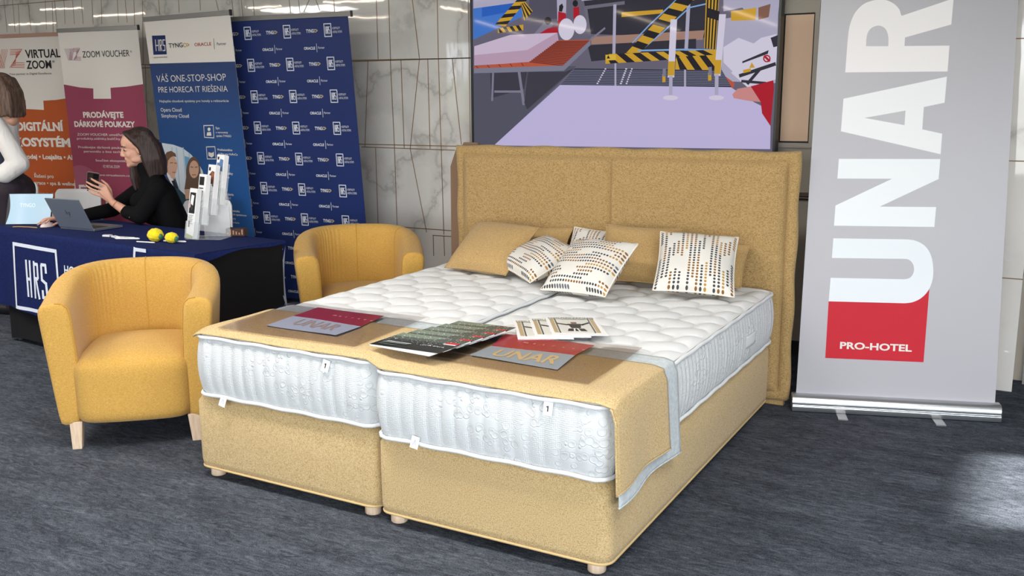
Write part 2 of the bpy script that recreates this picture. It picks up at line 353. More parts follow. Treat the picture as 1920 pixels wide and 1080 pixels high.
P_PLUM=[('plum',[(-1.0041,1.6814),(-0.8361,1.6611),(-0.6908,1.639),(-0.5498,1.6291),(-0.4371,1.6291),(-0.2001,1.6404),(-0.0595,1.6546),(0.0738,1.6686),(-0.1108,0.1687),(-1.2578,0.1011)]),('plumlight',[(-0.6178,0.857),(-0.6297,0.819),(-0.6537,0.7831),(-0.6884,0.7518),(-0.7313,0.7271),(-0.7798,0.7108),(-0.8305,0.7041),(-0.8799,0.7076),(-0.9246,0.721),(-0.9614,0.7434),(-0.9877,0.7734),(-1.0017,0.8087),(-1.0023,0.8471),(-0.9897,0.8856),(-0.9647,0.9217),(-0.9291,0.9529),(-0.8855,0.9771),(-0.8368,0.9926),(-0.7865,0.9985),(-0.7379,0.9945),(-0.6942,0.9809),(-0.6584,0.9586),(-0.6327,0.9292),(-0.6189,0.8945)]),('white',[(-0.5461,1.6547),(-0.3668,1.6527),(-0.3733,1.5456),(-0.5589,1.5467)]),('pinkish|0.004',[(-0.8071,1.9508),(-0.781,1.8587)]),('pinkish|0.004',[(-0.7086,1.9484),(-0.7438,1.858)]),('pinkish|0.004',[(-0.7942,1.9505),(-0.7696,1.8585)]),('pinkish|0.004',[(-0.7171,1.9486),(-0.7509,1.8581)]),('pinkish|0.004',[(-0.7813,1.9502),(-0.7581,1.8583)]),('pinkish|0.004',[(-0.7256,1.9489),(-0.7581,1.8583)]),('pinkish|0.004',[(-0.7685,1.9499),(-0.7466,1.8581)]),('pinkish|0.004',[(-0.7342,1.9491),(-0.7653,1.8584)]),('pinkish|0.004',[(-0.7556,1.9496),(-0.7352,1.8578)]),('pinkish|0.004',[(-0.7427,1.9493),(-0.7724,1.8586)]),('pinkish|0.004',[(-0.7125,1.9506),(-0.6442,1.9511)]),('pinkish|0.004',[(-0.7209,1.8575),(-0.6471,1.855)]),('pinkish|0.004',[(-0.6448,1.9469),(-0.7266,1.8577)]),('pinkish|0.004',[(-0.7138,1.9422),(-0.6497,1.9428)]),('pinkish|0.004',[(-0.7082,1.8658),(-0.6459,1.8634)]),('pinkish|0.004',[(-0.6567,1.943),(-0.7146,1.8617)]),('pinkish|0.004',[(-0.7151,1.9338),(-0.6552,1.9345)]),('pinkish|0.004',[(-0.6956,1.874),(-0.6446,1.8719)]),('pinkish|0.004',[(-0.6687,1.939),(-0.7025,1.8657)]),('pinkish|0.004',[(-0.7164,1.9253),(-0.6607,1.9262)]),('pinkish|0.004',[(-0.6829,1.8822),(-0.6434,1.8803)]),('pinkish|0.004',[(-0.6807,1.9351),(-0.6905,1.8697)]),('white|0.02',[(-0.8126,0.8237),(-0.521,0.8283)]),('white|0.02',[(-0.8126,0.8237),(-0.8332,0.567)]),('white|0.02',[(-0.521,0.8283),(-0.5472,0.5781)]),('woodbrown',[(-0.7799,0.7964),(-0.6045,0.798),(-0.607,0.7811),(-0.7796,0.7783)])]
T_PLUM=[('ZOOM VOUCHER',-0.6237,1.8763,0.4884,0.0525,'black',0.0),('®',-0.1272,1.9053,0.0191,0.0143,'black',0),('PRODÁVEJTE',-0.6868,1.3953,0.4265,0.0457,'white',0.04),('DÁRKOVÉ POUKAZY',-0.7934,1.3197,0.6429,0.045,'white',0.04),('ZOOM VOUCHER umožňuje prodávat',-0.7739,1.2462,0.662,0.0209,'white',0),('produkty,zážitky,balíčky i hodnoty',-0.7828,1.2142,0.6637,0.0188,'white',0),('Prodávejte dárkové poukazy 24/7 bez',-0.7791,1.1422,0.6647,0.02,'white',0),('personálu a bez technických',-0.7231,1.1082,0.5355,0.0188,'white',0),('Součást ekosystému',-0.6068,1.0351,0.3572,0.0189,'white',0),('www.virtualzoom.cz',-0.6127,0.9148,0.3518,0.0179,'white',0),('VZ VIRTUAL ZOOM',-0.5351,0.983,0.1776,0.0243,'white',0)]
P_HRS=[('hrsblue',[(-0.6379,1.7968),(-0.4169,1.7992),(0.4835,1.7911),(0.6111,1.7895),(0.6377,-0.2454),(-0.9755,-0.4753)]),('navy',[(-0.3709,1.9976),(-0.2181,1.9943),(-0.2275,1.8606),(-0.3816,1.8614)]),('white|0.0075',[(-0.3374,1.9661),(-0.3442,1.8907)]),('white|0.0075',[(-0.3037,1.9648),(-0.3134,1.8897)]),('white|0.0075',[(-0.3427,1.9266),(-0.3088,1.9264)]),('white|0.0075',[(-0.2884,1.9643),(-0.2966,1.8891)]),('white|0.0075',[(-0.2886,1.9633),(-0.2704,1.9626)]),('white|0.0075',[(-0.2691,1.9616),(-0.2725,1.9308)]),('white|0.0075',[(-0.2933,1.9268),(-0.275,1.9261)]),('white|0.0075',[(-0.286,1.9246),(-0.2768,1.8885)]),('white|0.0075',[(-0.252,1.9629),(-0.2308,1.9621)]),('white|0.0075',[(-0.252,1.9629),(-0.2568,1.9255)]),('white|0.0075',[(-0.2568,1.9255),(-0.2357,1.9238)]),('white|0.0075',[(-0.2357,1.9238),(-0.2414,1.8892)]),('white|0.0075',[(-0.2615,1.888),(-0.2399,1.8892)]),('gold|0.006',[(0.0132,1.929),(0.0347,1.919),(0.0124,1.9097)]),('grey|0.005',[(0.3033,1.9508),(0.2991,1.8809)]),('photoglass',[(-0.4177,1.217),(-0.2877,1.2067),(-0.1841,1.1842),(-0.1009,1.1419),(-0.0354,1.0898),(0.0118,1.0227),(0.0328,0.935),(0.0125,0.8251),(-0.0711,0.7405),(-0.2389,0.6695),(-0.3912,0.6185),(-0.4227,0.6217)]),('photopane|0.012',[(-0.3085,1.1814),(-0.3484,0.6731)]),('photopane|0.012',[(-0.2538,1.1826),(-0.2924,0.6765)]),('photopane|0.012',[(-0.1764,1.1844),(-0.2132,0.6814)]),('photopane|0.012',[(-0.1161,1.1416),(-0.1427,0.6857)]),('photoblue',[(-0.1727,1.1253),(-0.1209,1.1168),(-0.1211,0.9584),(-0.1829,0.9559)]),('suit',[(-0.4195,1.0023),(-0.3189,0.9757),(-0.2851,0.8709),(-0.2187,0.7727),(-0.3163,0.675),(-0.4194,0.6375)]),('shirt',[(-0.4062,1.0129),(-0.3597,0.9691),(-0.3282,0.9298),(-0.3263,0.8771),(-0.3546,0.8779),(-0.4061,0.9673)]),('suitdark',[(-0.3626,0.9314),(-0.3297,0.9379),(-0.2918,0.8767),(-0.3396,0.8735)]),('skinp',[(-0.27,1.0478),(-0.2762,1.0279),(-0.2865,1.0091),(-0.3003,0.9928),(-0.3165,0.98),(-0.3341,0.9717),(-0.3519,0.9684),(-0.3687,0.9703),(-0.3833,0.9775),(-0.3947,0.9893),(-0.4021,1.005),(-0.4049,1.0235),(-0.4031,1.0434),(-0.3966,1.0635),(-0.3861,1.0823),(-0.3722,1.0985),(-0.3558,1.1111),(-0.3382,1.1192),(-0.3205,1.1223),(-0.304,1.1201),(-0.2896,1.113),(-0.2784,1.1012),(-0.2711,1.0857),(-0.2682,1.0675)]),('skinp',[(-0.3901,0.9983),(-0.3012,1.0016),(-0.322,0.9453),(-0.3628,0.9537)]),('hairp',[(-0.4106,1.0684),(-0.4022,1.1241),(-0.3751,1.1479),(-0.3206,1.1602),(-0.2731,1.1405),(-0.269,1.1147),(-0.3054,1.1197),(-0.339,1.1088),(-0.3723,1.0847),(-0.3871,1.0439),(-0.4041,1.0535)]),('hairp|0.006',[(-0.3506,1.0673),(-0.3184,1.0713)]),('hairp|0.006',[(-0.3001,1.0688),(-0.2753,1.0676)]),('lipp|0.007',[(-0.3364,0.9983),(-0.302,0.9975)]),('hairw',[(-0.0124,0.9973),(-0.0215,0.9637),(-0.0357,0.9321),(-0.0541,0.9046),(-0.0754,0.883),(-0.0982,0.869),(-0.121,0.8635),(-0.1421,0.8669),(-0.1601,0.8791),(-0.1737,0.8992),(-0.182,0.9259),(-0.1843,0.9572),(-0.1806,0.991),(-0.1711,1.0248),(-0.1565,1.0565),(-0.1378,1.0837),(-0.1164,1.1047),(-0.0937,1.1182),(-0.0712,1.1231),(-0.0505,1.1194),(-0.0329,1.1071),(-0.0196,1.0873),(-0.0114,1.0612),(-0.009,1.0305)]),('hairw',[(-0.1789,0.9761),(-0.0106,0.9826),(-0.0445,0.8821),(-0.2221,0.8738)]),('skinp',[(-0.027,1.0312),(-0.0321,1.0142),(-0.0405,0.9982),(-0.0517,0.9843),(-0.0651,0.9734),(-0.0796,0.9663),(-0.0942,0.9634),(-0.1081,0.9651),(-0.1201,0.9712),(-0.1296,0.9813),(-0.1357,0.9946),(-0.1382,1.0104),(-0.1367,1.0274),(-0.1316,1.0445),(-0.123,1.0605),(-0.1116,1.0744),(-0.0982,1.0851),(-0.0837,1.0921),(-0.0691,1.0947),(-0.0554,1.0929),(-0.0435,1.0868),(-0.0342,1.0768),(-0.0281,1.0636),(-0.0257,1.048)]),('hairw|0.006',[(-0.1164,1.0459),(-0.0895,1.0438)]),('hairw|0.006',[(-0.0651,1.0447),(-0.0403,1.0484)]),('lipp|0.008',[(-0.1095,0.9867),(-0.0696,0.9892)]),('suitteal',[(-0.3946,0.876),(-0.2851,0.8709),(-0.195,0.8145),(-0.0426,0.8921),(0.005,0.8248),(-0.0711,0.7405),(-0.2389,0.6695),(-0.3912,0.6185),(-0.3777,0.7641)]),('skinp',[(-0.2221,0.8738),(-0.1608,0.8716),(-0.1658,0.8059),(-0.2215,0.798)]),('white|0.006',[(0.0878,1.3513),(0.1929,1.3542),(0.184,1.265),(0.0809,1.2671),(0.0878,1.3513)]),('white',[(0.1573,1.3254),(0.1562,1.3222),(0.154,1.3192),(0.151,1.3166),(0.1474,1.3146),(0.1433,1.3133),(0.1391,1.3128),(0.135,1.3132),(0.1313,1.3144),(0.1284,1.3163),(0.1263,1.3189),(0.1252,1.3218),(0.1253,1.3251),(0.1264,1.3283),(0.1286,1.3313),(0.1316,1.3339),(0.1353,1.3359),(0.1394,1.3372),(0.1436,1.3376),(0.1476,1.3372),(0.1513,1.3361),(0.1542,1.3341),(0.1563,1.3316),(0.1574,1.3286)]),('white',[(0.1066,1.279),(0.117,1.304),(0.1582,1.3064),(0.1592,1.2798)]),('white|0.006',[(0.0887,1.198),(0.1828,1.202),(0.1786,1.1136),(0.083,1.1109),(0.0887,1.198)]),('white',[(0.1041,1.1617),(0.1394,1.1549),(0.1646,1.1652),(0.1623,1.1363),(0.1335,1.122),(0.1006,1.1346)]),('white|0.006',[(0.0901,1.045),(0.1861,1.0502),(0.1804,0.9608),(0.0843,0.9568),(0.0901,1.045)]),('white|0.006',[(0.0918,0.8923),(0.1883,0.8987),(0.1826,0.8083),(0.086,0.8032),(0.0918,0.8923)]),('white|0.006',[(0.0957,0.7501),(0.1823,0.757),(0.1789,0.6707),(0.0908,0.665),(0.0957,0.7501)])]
T_HRS=[('HOSPITALITY & RETAIL SYSTEMS',-0.3802,1.8372,0.1567,0.0095,'black',0),('TYNG',-0.1908,1.9047,0.1548,0.0334,'black',0.01),('O',-0.0299,1.9035,0.0396,0.0312,'gold',0.01),('ORACLE',0.0937,1.9065,0.1788,0.0236,'oraclered',0.01),('Partner',0.3313,1.9042,0.0964,0.0214,'grey',0),('VÁŠ ONE-STOP-SHOP',-0.3789,1.6654,0.7646,0.05,'white',-0.005),('PRE HORECA IT RIEŠENIA',-0.375,1.5893,0.7645,0.0435,'white',-0.005),('Najlepšie cloudové systémy pre hotely a reštaurácie',-0.3792,1.5183,0.765,0.0176,'white',0),('Opera Cloud',-0.3784,1.4504,0.2397,0.0275,'white',0),('Simphony Cloud',-0.3796,1.4068,0.3151,0.0275,'white',0),('Spa',0.2139,1.3277,0.0432,0.0171,'white',0.012),('a vernostný',0.2115,1.2991,0.1286,0.0133,'white',0.012),('systém TYNGO',0.2125,1.2729,0.1583,0.0153,'white',0.012),('Profesionálne',0.2079,1.1739,0.1571,0.0163,'white',0.012),('služby pre HoReCa',0.2097,1.1446,0.2066,0.0154,'white',0.012),('riešenia',0.2193,1.116,0.0835,0.0154,'white',0.012),('24/7 služby',0.1921,1.0049,0.1515,0.0166,'white',0.012),('podpory',0.2022,0.9788,0.1026,0.0137,'white',0.012),('IT riešenia',0.2044,0.8521,0.1204,0.0178,'white',0.012),('na kľúč',0.2056,0.825,0.0858,0.0159,'white',0.012),('Široká ponuka',0.2067,0.7337,0.1625,0.018,'white',0.012),('najlepších systémov',0.2046,0.7083,0.2344,0.0149,'white',0.012),('pre hotely',0.2058,0.6775,0.1139,0.014,'white',0.012),('a reštaurácie',0.1978,0.6492,0.1531,0.0141,'white',0.012)]
P_UNAR=[('R',[(-0.2984,1.6426),(-0.2968,1.7042),(-0.294,1.7959),(-0.2881,1.8597),(-0.2669,1.9184),(-0.229,1.9583),(-0.1857,1.9734),(-0.1595,1.9764),(-0.1286,1.972),(-0.0926,1.9531),(-0.0695,1.9273),(-0.0576,1.9),(0.1642,1.9734),(0.1608,1.8558),(-0.0384,1.8003),(-0.0389,1.7614),(0.1585,1.7599),(0.1567,1.6419)]),('Rh',[(-0.2106,1.7634),(-0.2103,1.7944),(-0.2048,1.8261),(-0.1899,1.8468),(-0.1605,1.8571),(-0.1336,1.8474),(-0.1184,1.8245),(-0.1117,1.7971),(-0.1108,1.7617)]),('A',[(-0.3007,1.5196),(0.1554,1.6184),(0.1519,1.4986),(0.0618,1.479),(0.0605,1.3754),(0.1496,1.3552),(0.1481,1.2596),(-0.3052,1.366)]),('Ah',[(-0.2004,1.4292),(-0.0188,1.4628),(-0.0196,1.3947)]),('N',[(-0.3085,1.2355),(0.148,1.2372),(0.1458,1.1438),(-0.1106,1.0099),(0.1419,1.0119),(0.1396,0.9174),(-0.3161,0.9145),(-0.3138,1.0119),(-0.0627,1.1427),(-0.3109,1.1413)]),('U',[(-0.3163,0.8538),(0.0164,0.8561),(0.0597,0.85),(0.102,0.8266),(0.1298,0.7868),(0.1446,0.7263),(0.1451,0.6652),(0.1289,0.6137),(0.0985,0.5758),(0.0613,0.555),(0.0231,0.5485),(-0.324,0.5455),(-0.3204,0.6613),(0.017,0.6644),(0.0425,0.6723),(0.0567,0.6932),(0.0593,0.7157),(0.0512,0.742),(0.0331,0.7589),(0.007,0.7622),(-0.3188,0.7578)]),('red',[(-0.324,0.5455),(0.0231,0.5485),(0.0613,0.555),(0.0985,0.5758),(0.1289,0.6137),(0.1338,0.6292),(0.127,0.2651),(-0.3273,0.2645)])]
T_UNAR=[('PRO-HOTEL',-0.2609,0.3153,0.3312,0.0337,'white',0.03)]
